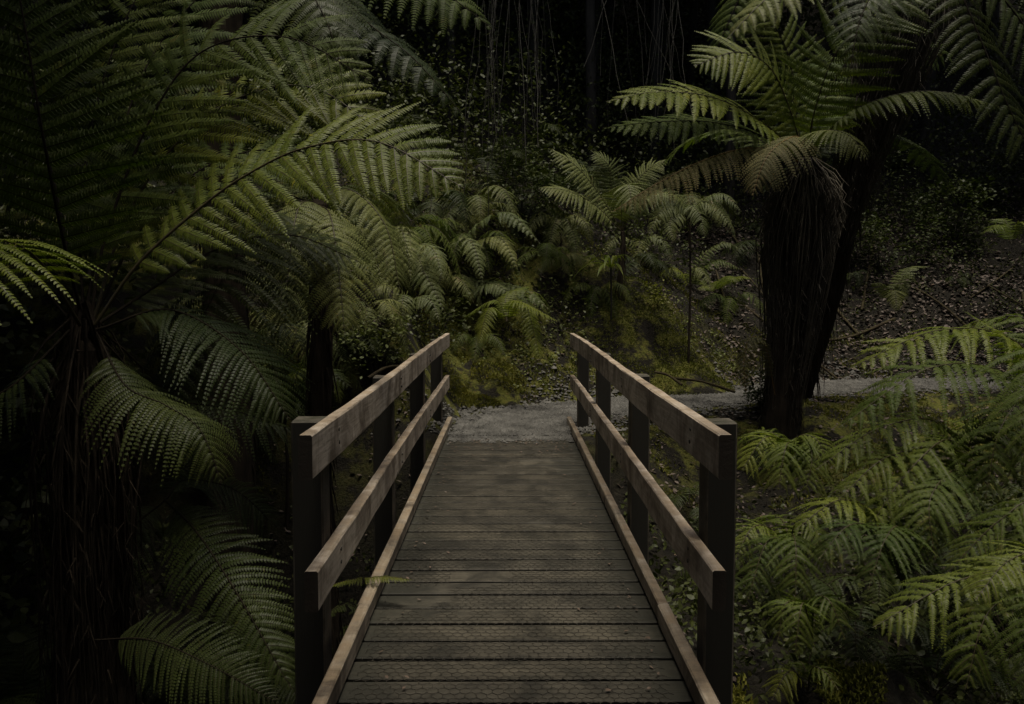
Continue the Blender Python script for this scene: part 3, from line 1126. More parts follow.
fr(t1, px((95, 325, 4.3), (140, 262, 4.35), (205, 204, 4.4), (250, 173, 4.4), (305, 148, 4.35), (378, 142, 4.2), (464, 188, 4.0)), .46, LEAFB, up=(-.15, -1, .9), **K1)
fr(t1, px((80, 325, 4.5), (60, 210, 4.9), (36, 110, 5.3), (5, -10, 5.6), (-40, -110, 5.8)), .62, LEAF, up=(.2, -1, .6), **K1)
fr(t1, px((92, 325, 4.5), (130, 210, 4.7), (195, 125, 4.8), (262, 90, 4.9), (320, 90, 4.9), (386, 137, 4.8)), .50, LEAFB, up=(-.3, -1, .8), **K1)
fr(t1, px((84, 325, 4.5), (110, 180, 5.2), (150, 60, 5.7), (220, -20, 6.1), (300, -40, 6.3)), .62, LEAF, up=(-.2, -1, .7), **K1)
fr(t1, px((80, 325, 4.2), (40, 262, 3.75), (0, 240, 3.4), (-48, 255, 3.1), (-110, 320, 2.8)), .44, LEAFB, up=(0, -.3, 1), npin=17, m=30, droop=.28, hang=.12, r0=.010, stipe=.25, plw=.62)
fr(t1, px((96, 330, 4.3), (170, 310, 4.4), (240, 350, 4.3), (290, 420, 4.2)), .40, LEAFD, up=(0, -.2, 1), npin=36, m=22, droop=.22, hang=.18, r0=.008)
fr(t1, px((98, 335, 4.2), (125, 385, 3.95), (165, 405, 3.8), (200, 430, 3.7), (222, 484, 3.65)), .27, LEAFD, up=(0, -.2, 1), npin=34, m=20, droop=.35, hang=.30, r0=.006)
fr(t1, px((98, 335, 4.4), (160, 395, 4.5), (225, 408, 4.6), (300, 432, 4.7)), .30, LEAFD, up=(0, -.3, 1), npin=34, m=18, droop=.3, hang=.25, r0=.006)
fr(t1, px((70, 330, 4.2), (20, 380, 4.0), (-40, 430, 3.9), (-80, 560, 3.9)), .4, LEAFD, npin=34, m=20, droop=.25, hang=.2)
fr(t1, px((75, 325, 4.6), (10, 260, 5.1), (-60, 260, 5.6), (-150, 330, 5.9)), .55, LEAFD, npin=34, m=20)

fr(t1, px((90, 325, 4.6), (140, 230, 5.2), (200, 170, 5.6), (270, 150, 5.9), (340, 175, 6.0)), .55, LEAF, up=(-.2, -1, .8), **K1)
fr(t1, px((84, 325, 4.6), (80, 220, 5.0), (95, 110, 5.5), (130, 10, 5.8), (180, -60, 6.0)), .60, LEAF, up=(0, -1, .6), **K1)
fr(t1, px((92, 328, 4.4), (150, 290, 4.7), (215, 250, 5.0), (290, 235, 5.2), (360, 262, 5.3)), .42, LEAFD, up=(-.1, -.6, 1), **K1)

# --- shaggy fern behind it whose frond hangs in concentric arcs
def multi(name, label, cat, crown, fronds, group=None, base_drop=None):
    base = np.array([crown[0], crown[1], Hs(crown[0], crown[1])])
    if base_drop is not None:
        base[2] = crown[2] - base_drop
    return empty(name, label, cat, base, group)


c = P(318, 205, 6.0)
t = empty('tree_fern', 'shaggy low tree fern behind the left rail with a frond of nested drooping arcs', 'tree fern', (c[0], c[1], Hs(c[0], c[1]) - .1))
trunk_part(t, t.location, c, .09, .07, fibres=200)
KD = dict(npin=26, m=22, droop=.30, hang=.30, r0=.007)
fr(t, px((318, 205, 6.0), (270, 215, 5.5), (225, 275, 5.0), (190, 350, 4.7), (172, 425, 4.5)), .52, LEAFD, up=(-.3, -1, .5), npin=24, m=30, droop=.35, hang=.28, r0=.006, plw=.8)
fr(t, px((318, 205, 6.0), (350, 190, 5.9), (385, 225, 5.8), (400, 290, 5.7)), .30, LEAFU, **KD)
fr(t, px((318, 205, 6.0), (300, 205, 5.6), (290, 255, 5.3), (285, 330, 5.2)), .34, LEAFU, **KD)
fr(t, px((318, 205, 6.0), (330, 215, 5.6), (338, 265, 5.3), (345, 335, 5.1)), .30, LEAFU, **KD)
fr(t, px((318, 205, 6.0), (265, 190, 6.1), (215, 205, 6.1), (170, 260, 6.0)), .40, LEAFD, **KD)
fr(t, px((318, 205, 6.0), (300, 185, 6.6), (280, 190, 7.2), (255, 230, 7.6)), .40, LEAFU, **KD)
fr(t, px((318, 205, 6.0), (345, 185, 6.6), (380, 195, 7.2), (410, 235, 7.6)), .36, LEAFU, **KD)

# --- overhead tree fern whose fronds enter at the top left
c = P(215, -190, 7.2)
t0 = empty('tree_fern', 'tall tree fern whose fronds hang into the top edge beside the left fern', 'tree fern', (c[0], c[1], Hs(c[0], c[1]) - .1))
trunk_part(t0, t0.location, c, .22, .14, fibres=200)
K0 = dict(npin=26, m=26, plw=.95, droop=.25, hang=.25, r0=.010, stipe=.2)
fr(t0, px((215, -190, 7.2), (310, -120, 6.8), (400, -40, 6.4), (455, 0, 6.2), (494, 30, 6.1)), .55, LEAF, up=(.0, -.6, 1), **K0)
fr(t0, px((215, -190, 7.2), (300, -60, 6.6), (360, 15, 6.2), (415, 60, 5.9), (474, 128, 5.8)), .34, LEAFD, up=(.3, -.6, 1), **K0)
fr(t0, px((215, -190, 7.2), (270, -80, 6.3), (310, -10, 5.8), (330, 30, 5.5), (350, 100, 5.4)), .46, LEAFD, up=(0, -.8, 1), **K0)
fr(t0, px((215, -190, 7.2), (330, -160, 7.4), (430, -90, 7.5), (500, -20, 7.5)), .5, LEAF, up=(.0, -.6, 1), **K0)
fr(t0, px((215, -190, 7.2), (160, -120, 6.8), (120, -60, 6.4), (90, 10, 6.2)), .5, LEAFD, up=(.0, -.6, 1), **K0)

# --- right tree fern at the bend of the path
C2 = P(806, 168, 9.6)
b2 = P(776, 418, 9.9)
b2[2] = Hs(b2[0], b2[1]) - .1
t2 = empty('tree_fern', 'leaning tree fern with ragged brown skirt at the bend of the gravel path', 'tree fern', b2)
trunk_part(t2, b2, C2 + [0, 0, -.05], .24, .13, fibres=400)
skirt_part(t2, C2 + [0, 0, .02], .40, b2 + [.02, 0, .1], .15, 480, 1.3, label='ragged brown skirt of dead hanging fronds')
K2 = dict(npin=26, m=26, droop=.14, hang=.10, r0=.010, stipe=.10, plw=.92, leaflet_w=1.0, sweep=(12, 46), jit=1.2)
o2 = (806, 165, 9.6)
fr(t2, px(o2, (770, 128, 9.2), (715, 98, 8.8), (655, 92, 8.5), (606, 102, 8.3)), .52, LEAFB, up=(0, -.7, 1), **K2)
fr(t2, px(o2, (760, 135, 9.4), (710, 122, 9.1), (655, 122, 8.9), (602, 128, 8.8)), .42, LEAF, up=(0, -.7, 1), **K2)
fr(t2, px(o2, (790, 110, 9.3), (770, 68, 9.0), (738, 52, 8.8), (694, 66, 8.6)), .62, LEAFB, up=(.1, -1, .7), **K2)
fr(t2, px(o2, (795, 110, 9.7), (790, 60, 9.7), (770, 20, 9.6), (745, 5, 9.5)), .62, LEAF, up=(.1, -1, .5), **K2)
fr(t2, px(o2, (815, 110, 9.2), (838, 50, 8.9), (880, 10, 8.7), (940, -12, 8.5)), .66, LEAFB, up=(-.3, -1, .6), **K2)
fr(t2, px(o2, (815, 120, 9.9), (850, 60, 10.2), (900, 40, 10.4), (960, 60, 10.5)), .6, LEAF, up=(-.3, -1, .6), **K2)
fr(t2, px(o2, (840, 120, 9.1), (890, 96, 8.8), (945, 92, 8.6), (1005, 108, 8.5)), .36, LEAFU, up=(0, -.2, 1), npin=36, m=18, droop=.35, hang=.3, r0=.009, stipe=.2)
fr(t2, px(o2, (800, 138, 9.1), (782, 142, 8.8), (765, 160, 8.6), (752, 196, 8.5)), .36, DEAD, 'browning frond drooping over the skirt', up=(0, -.4, 1), npin=30, m=16, droop=.3, hang=.3, r0=.008, stipe=.15)
fr(t2, px(o2, (815, 136, 9.1), (828, 130, 8.8), (850, 136, 8.6), (868, 160, 8.5)), .34, LEAFU, up=(0, -.4, 1), npin=30, m=16, droop=.3, hang=.3, r0=.008, stipe=.15)
fr(t2, px(o2, (760, 148, 9.3), (710, 158, 9.0), (660, 182, 8.8), (612, 212, 8.7)), .30, DEAD, 'old frond with orange rib hanging to the left', up=(0, -.3, 1), npin=34, m=16, droop=.35, hang=.35, r0=.013, stipe=.2)
fr(t2, px(o2, (770, 145, 10.0), (730, 130, 10.4), (690, 140, 10.7), (655, 170, 10.9)), .42, LEAF, up=(0, -.2, 1), **K2)
fr(t2, px(o2, (830, 140, 10.2), (880, 130, 10.6), (930, 160, 11.0), (960, 210, 11.2)), .42, LEAFD, up=(0, -.2, 1), **K2)

# --- taller tree fern behind, crown above the frame
C3 = P(925, -70, 9.6)
B3 = P(794, 398, 11.4)
t3 = empty('tree_fern', 'tall tree fern at upper right with long dark skirt hanging from its crown', 'tree fern', (B3[0], B3[1], Hs(B3[0], B3[1]) - .1))
trunk_part(t3, t3.location, C3, .17, .17, fibres=300)
skirt_part(t3, C3 + [0, 0, -.1], .50, P(838, 240, 10.5), .16, 600, 1.2, label='long dark skirt of dead hanging fronds')
K3 = dict(npin=26, m=26, plw=.9, droop=.2, hang=.2, r0=.013, stipe=.16)
o3 = (925, -75, 8.7)
fr(t3, px(o3, (870, -60, 8.2), (810, -30, 7.9), (765, 0, 7.7), (726, 40, 7.6)), .42, LEAFU, up=(0, -.4, 1), **K3)
fr(t3, px(o3, (850, -80, 8.9), (790, -50, 9.0), (750, -20, 9.0), (712, 60, 9.0)), .46, LEAF, up=(0, -.4, 1), **K3)
fr(t3, px(o3, (955, -20, 8.3), (985, 50, 8.0), (1010, 110, 7.8), (1045, 180, 7.7)), .50, LEAFD, up=(.3, -.8, .8), **K3)
fr(t3, px(o3, (975, -30, 8.6), (1020, 20, 8.6), (1060, 90, 8.6), (1085, 180, 8.6)), .55, LEAFD, up=(.3, -.8, .8), **K3)
fr(t3, px(o3, (900, -50, 8.1), (880, -20, 7.6), (860, 20, 7.3), (850, 70, 7.2)), .4, LEAFD, up=(0, -.8, 1), **K3)
fr(t3, px(o3, (990, -80, 8.0), (1060, -30, 7.5), (1110, 60, 7.2)), .5, LEAFD, up=(0, -.8, 1), **K3)


# ------------------------------------------------------------------ smaller ferns
def make_variant(style, k, length, width, npin, m, mats, arch, **kw):
    """a frond mesh in its own space: base at origin, growing along +x, arching over"""
    g = Geo()
    t = np.linspace(0, 1, 7)
    rise = arch * (1.35 * t - 1.05 * t ** 2.1)
    x_ = length * (t * .92 - .12 * t ** 3)
    y_ = length * rng.normal(0, .05) * t ** 2
    frond(g, np.stack([x_, y_, length * rise], 1), width, npin=npin, m=m, prof=WIDE if style == 'wide' else LANCE if style == 'lance' else NARROW, **kw)
    return g.mesh('frond', mats)


VAR = {}
for nm, mats in (('fern', LEAF), ('bright', LEAFB), ('dull', LEAFU), ('dark', LEAFD)):
    VAR[nm] = [make_variant('lance', k, 1.0, .24, 30, 14, mats, a, droop=.25, hang=.15, r0=.006, stipe=.14)
               for k, a in enumerate((.35, .55, .75, .95, 1.2))]
def droop_variant(mats, a, b, w=.19):
    g = Geo()
    t = np.linspace(0, 1, 8)
    frond(g, np.stack([t * .80 - .10 * t ** 4, .06 * rng.normal() * t ** 2, a * t - b * t ** 2.2], 1), w, npin=24, m=15, prof=WIDE, droop=.3, hang=.25,
          r0=.006, stipe=.22, plw=.9, jit=1.4)
    return g.mesh('frond', mats)


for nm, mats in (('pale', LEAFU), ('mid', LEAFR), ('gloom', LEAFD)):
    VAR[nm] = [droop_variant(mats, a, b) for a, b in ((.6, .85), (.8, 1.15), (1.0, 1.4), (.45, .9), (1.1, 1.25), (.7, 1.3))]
VAR['crown'] = [make_variant('narrow', k, 1.0, .19, 26, 22, [M['fern'], M['rachis']], a, droop=.14, hang=.2, r0=.005, stipe=.08, plw=.50, leaflet_w=1.15, sweep=(22, 40), jit=1.6)
                for k, a in enumerate((.40, .65, .9, 1.15))]
VAR['crown_bright'] = [make_variant('narrow', k, 1.0, .19, 26, 22, LEAFB, a, droop=.14, hang=.2, r0=.005, stipe=.08, plw=.50, leaflet_w=1.15, sweep=(22, 40), jit=1.6)
                       for k, a in enumerate((.45, .7, .95, 1.15))]


def rosette(label, x, y, kind, n, size, z=None, az0=None, spread=360, group=None, cat='fern', lift=0, name='ground_fern', jitter=.2, tilt=0):
    """a fern whose fronds spread from one crown at ground level"""
    z = Hs(x, y) if z is None else z
    r = empty(name, label, cat, (x, y, z), group)
    if lift > .25:
        g = Geo()
        tt = np.linspace(0, 1, 6)[:, None]
        tube(g, np.concatenate([0 * tt + .02 * np.sin(tt * 5), 0 * tt, -.15 + (lift + .15) * tt], 1), np.linspace(.035, .025, 6), 8)
        g.build('trunk', [M['trunk']], r)
    az0 = random.random() * 360 if az0 is None else az0
    for k in range(n):
        me = random.choice(VAR[kind])
        o = bpy.data.objects.new('frond', me)
        C.objects.link(o)
        o.parent = r
        o.location = (0, 0, lift)
        az = az0 + (k + random.uniform(-.3, .3)) * spread / n
        o.rotation_euler = (random.uniform(-.15, .15), random.uniform(-.25, .25) + tilt, math.radians(az))
        s = size * random.uniform(1 - jitter, 1 + jitter)
        o.scale = (s, s, s)
    return r


def at(xp, yp, d):
    p = P(xp, yp, d)
    return p[0], p[1], p[2]


# middle distance, left of centre: pale arching ferns beyond the bridge
mids = [
    # px, py of crown, depth, kind, fronds, size, label
    (398, 262, 9.8, 'pale', 12, 1.05, 'pale arching fern beyond the left rail, its fronds drooping forward'),
    (472, 250, 10.6, 'mid', 12, 1.00, 'arching fern left of the path end with a long frond curving right'),
    (335, 275, 8.8, 'pale', 11, .95, 'grey green fern behind the middle of the left rail'),
    (268, 300, 7.6, 'pale', 11, .9, 'drooping fern between the left tree fern and the left rail'),
    (440, 285, 9.9, 'pale', 10, .75, 'pale fern below the biggest arching fern, right above the far end of the left rail'),
    (405, 235, 11.0, 'mid', 12, 1.1, 'arching fern at the top of the left bank beside the vines'),
    (300, 335, 7.8, 'pale', 10, .8, 'grey green fern drooping onto the left handrail'),
    (370, 310, 9.0, 'pale', 10, .7, 'small grey fern just above the scrub by the left rail'),
    (545, 250, 12.9, 'mid', 10, .8, 'fern on the dark bank between the path end and the strap leaved plant'),
    (470, 215, 11.9, 'pale', 12, 1.1, 'pale fern at the back of the left bank below the hanging vines'),
    (235, 330, 6.8, 'pale', 10, .9, 'greyish fern under the bright frond of the left tree fern'),
    (515, 300, 11.2, 'mid', 9, .75, 'small fern on the dark bank left of the path end'),
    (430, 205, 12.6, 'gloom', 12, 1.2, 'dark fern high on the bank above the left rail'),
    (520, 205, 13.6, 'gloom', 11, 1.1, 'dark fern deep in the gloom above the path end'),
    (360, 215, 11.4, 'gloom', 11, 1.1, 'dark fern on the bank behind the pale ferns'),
    (255, 390, 6.4, 'gloom', 10, .75, 'low dark fern in the gully beside the left rail'),
    (318, 385, 7.2, 'mid', 10, .62, 'feathery low fern just outside the left handrail'),
    (215, 445, 5.6, 'gloom', 10, .7, 'dim low fern under the left tree fern'),
    (350, 345, 8.8, 'gloom', 10, .7, 'dark fern hugging the far half of the left rail'),
    (688, 232, 12.2, 'pale', 10, .95, 'pale umbrella shaped fern above the moss bank on a thin stem'),
    (712, 288, 11.6, 'bright', 7, .6, 'bright green fern beside the mossy mound left of the leaning trunk'),
    (580, 262, 12.2, 'mid', 6, .45, 'little fern on the dark bank above the path end'),
    (640, 262, 13.4, 'gloom', 9, .9, 'dark fern behind the yellow leaved shrub'),
    (760, 250, 12.5, 'gloom', 9, .9, 'dark fern behind the leaning tree fern trunk'),
]
for (a, b, d, kind, n, s_, lab) in mids:
    x, y, z = at(a, b, d)
    gz = Hs(x, y)
    if z - gz > .45 or z < gz - .1:
        x, y, z = hit(a, b + 12, 7.0)
        dd = y
        s_ = s_ * min(1.35, max(.9, y / d))
        gz = Hs(x, y)
        lf = .12
    else:
        lf = max(.0, z - gz - .1)
    if 'thin stem' in lab:
        lf = .75
    rosette(lab, x, y, kind, n, s_, z=gz, lift=lf)

KM = dict(gaps=.05, npin=22, m=16, droop=.28, hang=.25, r0=.005, stipe=.12, plw=.9, prof=WIDE, jit=1.3)


def pictured(label, crown, arcs, mats=LEAFU, w=.20, lean=.35):
    x, y, z = at(*crown)
    if 'umbrella' not in label and z - Hs(x, y) > .35:
        q = hit(crown[0], crown[1] + 8, 7)
        d2 = min(float((q - CAM) @ FW), crown[2] * 1.35)
        w = w * d2 / crown[2]
        crown = (crown[0], crown[1], d2)
        x, y, z = at(*crown)
    z0 = Hs(x, y)
    r = empty('ground_fern', label, 'fern', (x, y, min(z0, z)))
    if z - z0 > .25:
        g = Geo()
        tube(g, np.array([[0, 0, -.1], [.02, 0, (z - z0) * .6], [0, 0, z - z0]]), [.02, .016, .014], 7)
        g.build('trunk', [M['trunk']], r)
    for k, c_ in enumerate(arcs):
        m_ = mats if not isinstance(mats, list) or not isinstance(mats[0], list) else mats[k % len(mats)]
        n_ = len(c_)
        fr(r, px(crown, *[(q[0], q[1], crown[2] - lean * (j + 1)) for j, q in enumerate(c_)]), w, m_, up=(0, -.5, 1), **KM)
    return r


pictured('pale fern whose triangular fronds hang over the far end of the left handrail', (392, 262, 9.9), (
    ((375, 236), (378, 265), (383, 307)), ((398, 226), (406, 245), (411, 280)), ((405, 250), (424, 272), (446, 314)), ((370, 250), (345, 258), (325, 272)),
    ((412, 246), (432, 248), (443, 278)), ((372, 232), (348, 228), (322, 240)), ((385, 225), (370, 214), (345, 222))), LEAFU, .21)
pictured('fern with three pale fronds curving right above the path end', (455, 262, 10.6), (
    ((470, 230), (505, 212), (541, 244)), ((470, 244), (500, 238), (518, 270)), ((455, 240), (472, 243), (483, 282)), ((470, 285), (495, 284), (516, 300)),
    ((440, 235), (425, 228), (415, 250)), ((470, 280), (520, 288), (552, 312))), LEAFU, .19)
pictured('greyish fern under the bright frond of the left tree fern, over the gully', (292, 268, 7.6), (
    ((275, 250), (262, 280), (285, 336)), ((300, 245), (318, 262), (330, 300)), ((270, 235), (250, 245), (232, 290)), ((310, 240), (340, 245), (362, 270)),
    ((285, 240), (292, 265), (305, 325))), LEAFU, .19, .2)
pictured('umbrella shaped pale fern at the top of the moss bank left of the leaning trunk', (690, 222, 12.4), (
    ((675, 205), (660, 212), (648, 236)), ((678, 212), (670, 222), (674, 243)), ((700, 202), (718, 208), (735, 232)), ((690, 205), (700, 215), (705, 238)),
    ((680, 198), (660, 192), (640, 205)), ((705, 198), (725, 195), (742, 212))), LEAFU, .19, .15)
pictured('bright fern pair of fronds beside the leaning trunk above the mossy mound', (690, 290, 12.2), (
    ((702, 268), (720, 260), (742, 270)), ((702, 258), (722, 243), (744, 250)), ((682, 272), (668, 270), (655, 285)), ((695, 268), (705, 275), (712, 292))), [LEAFB, LEAFU], .15, .15)
pictured('feathery low fern spreading against the outside of the left handrail', (285, 425, 6.1), (
    ((262, 388), (228, 385), (192, 402)), ((300, 385), (326, 372), (352, 388)), ((278, 395), (252, 412), (232, 446)), ((298, 400), (318, 415), (328, 446)),
    ((285, 375), (280, 352), (262, 345)), ((295, 380), (312, 350), (335, 345))), [LEAFR, LEAFD], .21, .12)
pictured('dark feathery fern below the shaggy fern left of the handrail', (245, 360, 5.9), (
    ((225, 335), (200, 330), (168, 350)), ((260, 330), (285, 325), (305, 352)), ((240, 335), (225, 350), (205, 385)), ((255, 338), (268, 352), (280, 388))), LEAFD, .22, .12)
pictured('pale fern over the scrub near the far left rail end', (408, 318, 9.6), (
    ((398, 300), (385, 302), (376, 325)), ((415, 298), (430, 300), (440, 322)), ((405, 295), (402, 305), (400, 335)), ((400, 290), (380, 285), (362, 298))), LEAFU, .17, .15)
pictured('pale fern at the back of the left bank with fronds hanging like roof tiles', (350, 232, 9.8), (
    ((335, 215), (318, 220), (305, 248)), ((358, 212), (372, 215), (380, 240)), ((345, 215), (342, 232), (345, 265)), ((362, 220), (378, 232), (390, 262)), ((340, 205), (325, 200), (308, 212))), LEAFU, .19, .25)
pictured('single small frond fern in the dark between the path end and the strap leaves', (560, 272, 12.3), (
    ((562, 258), (575, 254), (584, 268)), ((560, 256), (564, 260), (570, 276)), ((554, 260), (545, 262), (540, 275))), LEAFU, .14, .1)

# fern at the path end with fronds dangling to the moss
x, y, z = at(507, 318, 10.6)
r = empty('ground_fern', 'yellow green fern dangling over the moss where the path bends', 'fern', (x, y, Hs(x, y)))
for tip in (((490, 308, 10.4), (478, 345, 10.2)), ((525, 305, 10.4), (541, 362, 10.1)), ((515, 300, 10.3), (560, 322, 10.1)), ((495, 300, 10.6), (462, 318, 10.6)), ((507, 295, 10.8), (530, 285, 11.2))):
    fr(r, px((507, 322, 10.6), *tip), .16, LEAFB, npin=26, m=12, droop=.2, hang=.2, r0=.004, stipe=.1)

# large frond fan above the centre bank
for lab_, cr_, arcs_, m_, w_ in (
        ('dim arching fern above the path end between the two paler ferns', (560, 232, 13.2), (((548, 215), (535, 218), (524, 240)), ((570, 215), (585, 222), (592, 245)), ((558, 218), (552, 232), (550, 258)), ((565, 218), (574, 235), (578, 262))), LEAFU, .18),
        ('low arching fern at the top of the moss left of the yellow shrub', (600, 300, 12.2), (((588, 284), (574, 286), (562, 306)), ((608, 284), (622, 286), (634, 306)), ((598, 286), (592, 298), (590, 322)), ((604, 288), (612, 300), (616, 322))), LEAFR, .14),
        ('dark fern filling the hollow right of the moss mound', (735, 312, 12.8), (((722, 296), (708, 298), (694, 316)), ((742, 294), (756, 298), (766, 318)), ((732, 298), (728, 310), (724, 332))), LEAFR, .15),
        ('fern under the upright fan of pale fronds', (640, 252, 12.9), (((628, 238), (612, 240), (600, 262)), ((650, 236), (664, 242), (672, 264)), ((640, 240), (638, 254), (640, 278))), LEAFU, .17),
        ('small fern at the dark foot of the bank left of the path end', (478, 348, 11.4), (((468, 334), (458, 338), (450, 356)), ((486, 334), (498, 340), (506, 358)), ((478, 336), (476, 346), (474, 364))), LEAFR, .13)):
    pictured(lab_, cr_, arcs_, m_, w_, .12)
x, y, z = at(622, 232, 12.8)
t = empty('tree_fern', 'small tree fern with an upright fan of pale fronds above the centre bank', 'tree fern', (x, y, Hs(x, y) - .1))
trunk_part(t, t.location, (x, y, z), .045, .035, fibres=40)
for c_ in (((600, 195, 12.6), (575, 165, 12.4), (548, 148, 12.3)), ((612, 190, 12.7), (608, 165, 12.6), (590, 150, 12.5)), ((632, 190, 12.6), (650, 168, 12.5), (668, 160, 12.4)),
           ((595, 205, 12.5), (565, 190, 12.2), (538, 188, 12.1)), ((640, 200, 12.5), (668, 195, 12.3), (690, 215, 12.2)), ((622, 195, 12.2), (628, 185, 11.9), (634, 215, 11.7))):
    fr(t, px((622, 232, 12.8), *c_), .34, LEAFU, npin=28, m=14, droop=.15, hang=.2, r0=.007, up=(0, -.8, 1))

# strap leaved bird's-nest plant on a pale stem
x, y, z = at(611, 268, 12.6)
r = empty('strap_leaf_plant', 'rosette of strap leaves on a pale stem above the moss bank', 'plant', (x, y, Hs(x, y)))
g = Geo()
tube(g, np.array([[0, 0, -.05], [.01, 0, (z - Hs(x, y)) * .5], [0, 0, z - Hs(x, y)]]), [.014, .012, .014], 7)
g.build('stem', [M['vine']], r)
for k in range(11):
    a = k * 6.283 / 11 + random.uniform(-.2, .2)
    L_ = random.uniform(.5, .78)
    tt = np.linspace(0, 1, 9)
    el = random.uniform(.5, 1.3)
    cx_ = L_ * tt * math.cos(el)
    cz_ = L_ * (math.sin(el) * tt - .75 * tt ** 2.2)
    w = .028 * np.interp(tt, [0, .3, .7, 1], [.35, .8, 1, .05])
    ctr = np.stack([cx_ * math.cos(a), cx_ * math.sin(a), cz_ + z - Hs(x, y)], 1)
    sd_ = np.array([-math.sin(a), math.cos(a), 0])
    V = np.stack([ctr + sd_ * w[:, None] + [0, 0, .006], ctr, ctr - sd_ * w[:, None] + [0, 0, .006]], 1)
    i, j = np.meshgrid(np.arange(8), np.arange(2), indexing='ij')
    g = Geo()
    g.add(V, np.stack([i * 3 + j, i * 3 + j + 1, (i + 1) * 3 + j + 1, (i + 1) * 3 + j], -1).reshape(-1, 4), 0, True)
    g.build('leaf', [M['fern_lit']], r)


# leafy shrubs
def shrub(label, xp, yp, d, size, nleaf, lsize, mt, name='shrub', group=None, squash=.8):
    x, y, z = at(xp, yp, d)
    gz = Hs(x, y)
    if z - gz > size * 1.6:
        x, y, gz = hit(xp, yp + 10, 8)
        gz = Hs(x, y)
        z = gz + size * .8
    r = empty(name, label, 'shrub', (x, y, gz), group)
    h = max(z - gz, size * .5)
    g = Geo()
    ends = []
    for k in range(9):
        e = np.array([rng.normal(0, size * .45), rng.normal(0, size * .45), h + rng.normal(0, size * .35)])
        m_ = np.array([e[0] * .3, e[1] * .3, h * .45])
        tube(g, np.array([[0, 0, -.05], m_, e]), [.012, .008, .003], 5)
        ends.append((m_, e))
    g.build('stem', [M['vine']], r)
    g = Geo()
    pts = []
    ncl = 26
    for k in range(ncl):
        m_, e = ends[k % 9]
        t_ = .55 + .5 * rng.random()
        cpt = m_ + (e - m_) * t_ + rng.normal(0, size * .22, 3)
        pts.append(cpt + rng.normal(0, size * .17, (nleaf // ncl, 3)) * [1, 1, squash])
    leaves(g, np.concatenate(pts), lsize, .5, ratio=.55)
    g.build('foliage', [mt], r)
    return r


shrub('bright yellow green little shrub on the mossy mound', 652, 300, 11.4, .30, 420, .05, M['shrub_yellow'])
shrub('pale speckled shrub in the dark behind the arching ferns', 520, 178, 13.0, .8, 1300, .055, M['fern_shaded'])
shrub('small leaved dark bush at the top of the right bank', 905, 215, 13.5, .9, 1600, .05, M['fern_shaded'])
shrub('fine leaved bush at right edge above the litter slope', 985, 200, 12.5, .9, 1600, .05, M['fern_shaded'])
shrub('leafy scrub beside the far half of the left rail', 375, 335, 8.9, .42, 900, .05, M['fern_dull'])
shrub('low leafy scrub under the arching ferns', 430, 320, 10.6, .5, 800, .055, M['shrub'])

shrub('dark low scrub crowding the foot of the leaning tree fern', 762, 400, 9.3, .28, 500, .05, M['fern_shaded'])
shrub('dark bush on the slope just right of the tall skirted trunk', 880, 262, 14.0, .8, 1500, .07, M['fern_shaded'])
shrub('dark bush in the upper middle of the litter slope', 955, 235, 15.0, .9, 1500, .08, M['fern_shaded'])
k = 0
while k < 13:
    x, y = random.uniform(4, 10.5), random.uniform(14.6, 19)
    rosette('small dark fern dotted over the leaf litter slope', x, y, 'gloom', 8, random.uniform(.35, .65), group='small ferns on the litter slope')
    k += 1
# right bank: small young fern with few broad fronds
x, y, z = at(895, 300, 11.5)
r = empty('ground_fern', 'young fern with few broad fronds on the litter slope at right', 'fern', (x, y, Hs(x, y)))
for c_ in (((882, 285, 11.4), (872, 283, 11.3)), ((900, 285, 11.4), (908, 300, 11.3)), ((905, 275, 11.5), (920, 285, 11.5)), ((905, 270, 11.7), (932, 266, 11.8)), ((895, 290, 11.2), (897, 312, 11.0))):
    fr(r, px((893, 305, 11.5), *c_), .17, LEAFU, npin=18, m=10, droop=.2, hang=.15, r0=.004, prof=WIDE)
x, y, z = at(1010, 235, 12.0)
r = empty('ground_fern', 'yellow green fern at the right edge above the litter slope', 'fern', (x, y, Hs(x, y)))
for c_ in (((1000, 225, 11.9), (985, 232, 11.8)), ((1020, 222, 11.9), (1035, 235, 11.8)), ((1005, 220, 12.2), (990, 222, 12.4))):
    fr(r, px((1012, 245, 12.0), *c_), .2, LEAFB, npin=22, m=10, droop=.2, hang=.15, r0=.004)

# the big bank of crown ferns at lower right
KR = dict(gaps=.06, m=30, droop=.16, hang=.32, r0=.006, stipe=.10, plw=.74, leaflet_w=1.25, prof=NARROW, sweep=(22, 42), up=(0, -.25, 1), jit=2.0)


def crown_fern(label, crown, arcs, widths=.20, bright=None, npin=30, depth_floor=None):
    p = P(*crown)
    r = empty('crown_fern', label, 'fern', (p[0], p[1], Hs(p[0], p[1])))
    for k, c_ in enumerate(arcs):
        w = widths if np.isscalar(widths) else widths[k]
        b = (k < 1) if bright is None else bright[k]
        fr(r, px(crown, *c_), w * 1.32, LEAFB if b else LEAFR, npin=int(npin * .92), **KR)
    return r


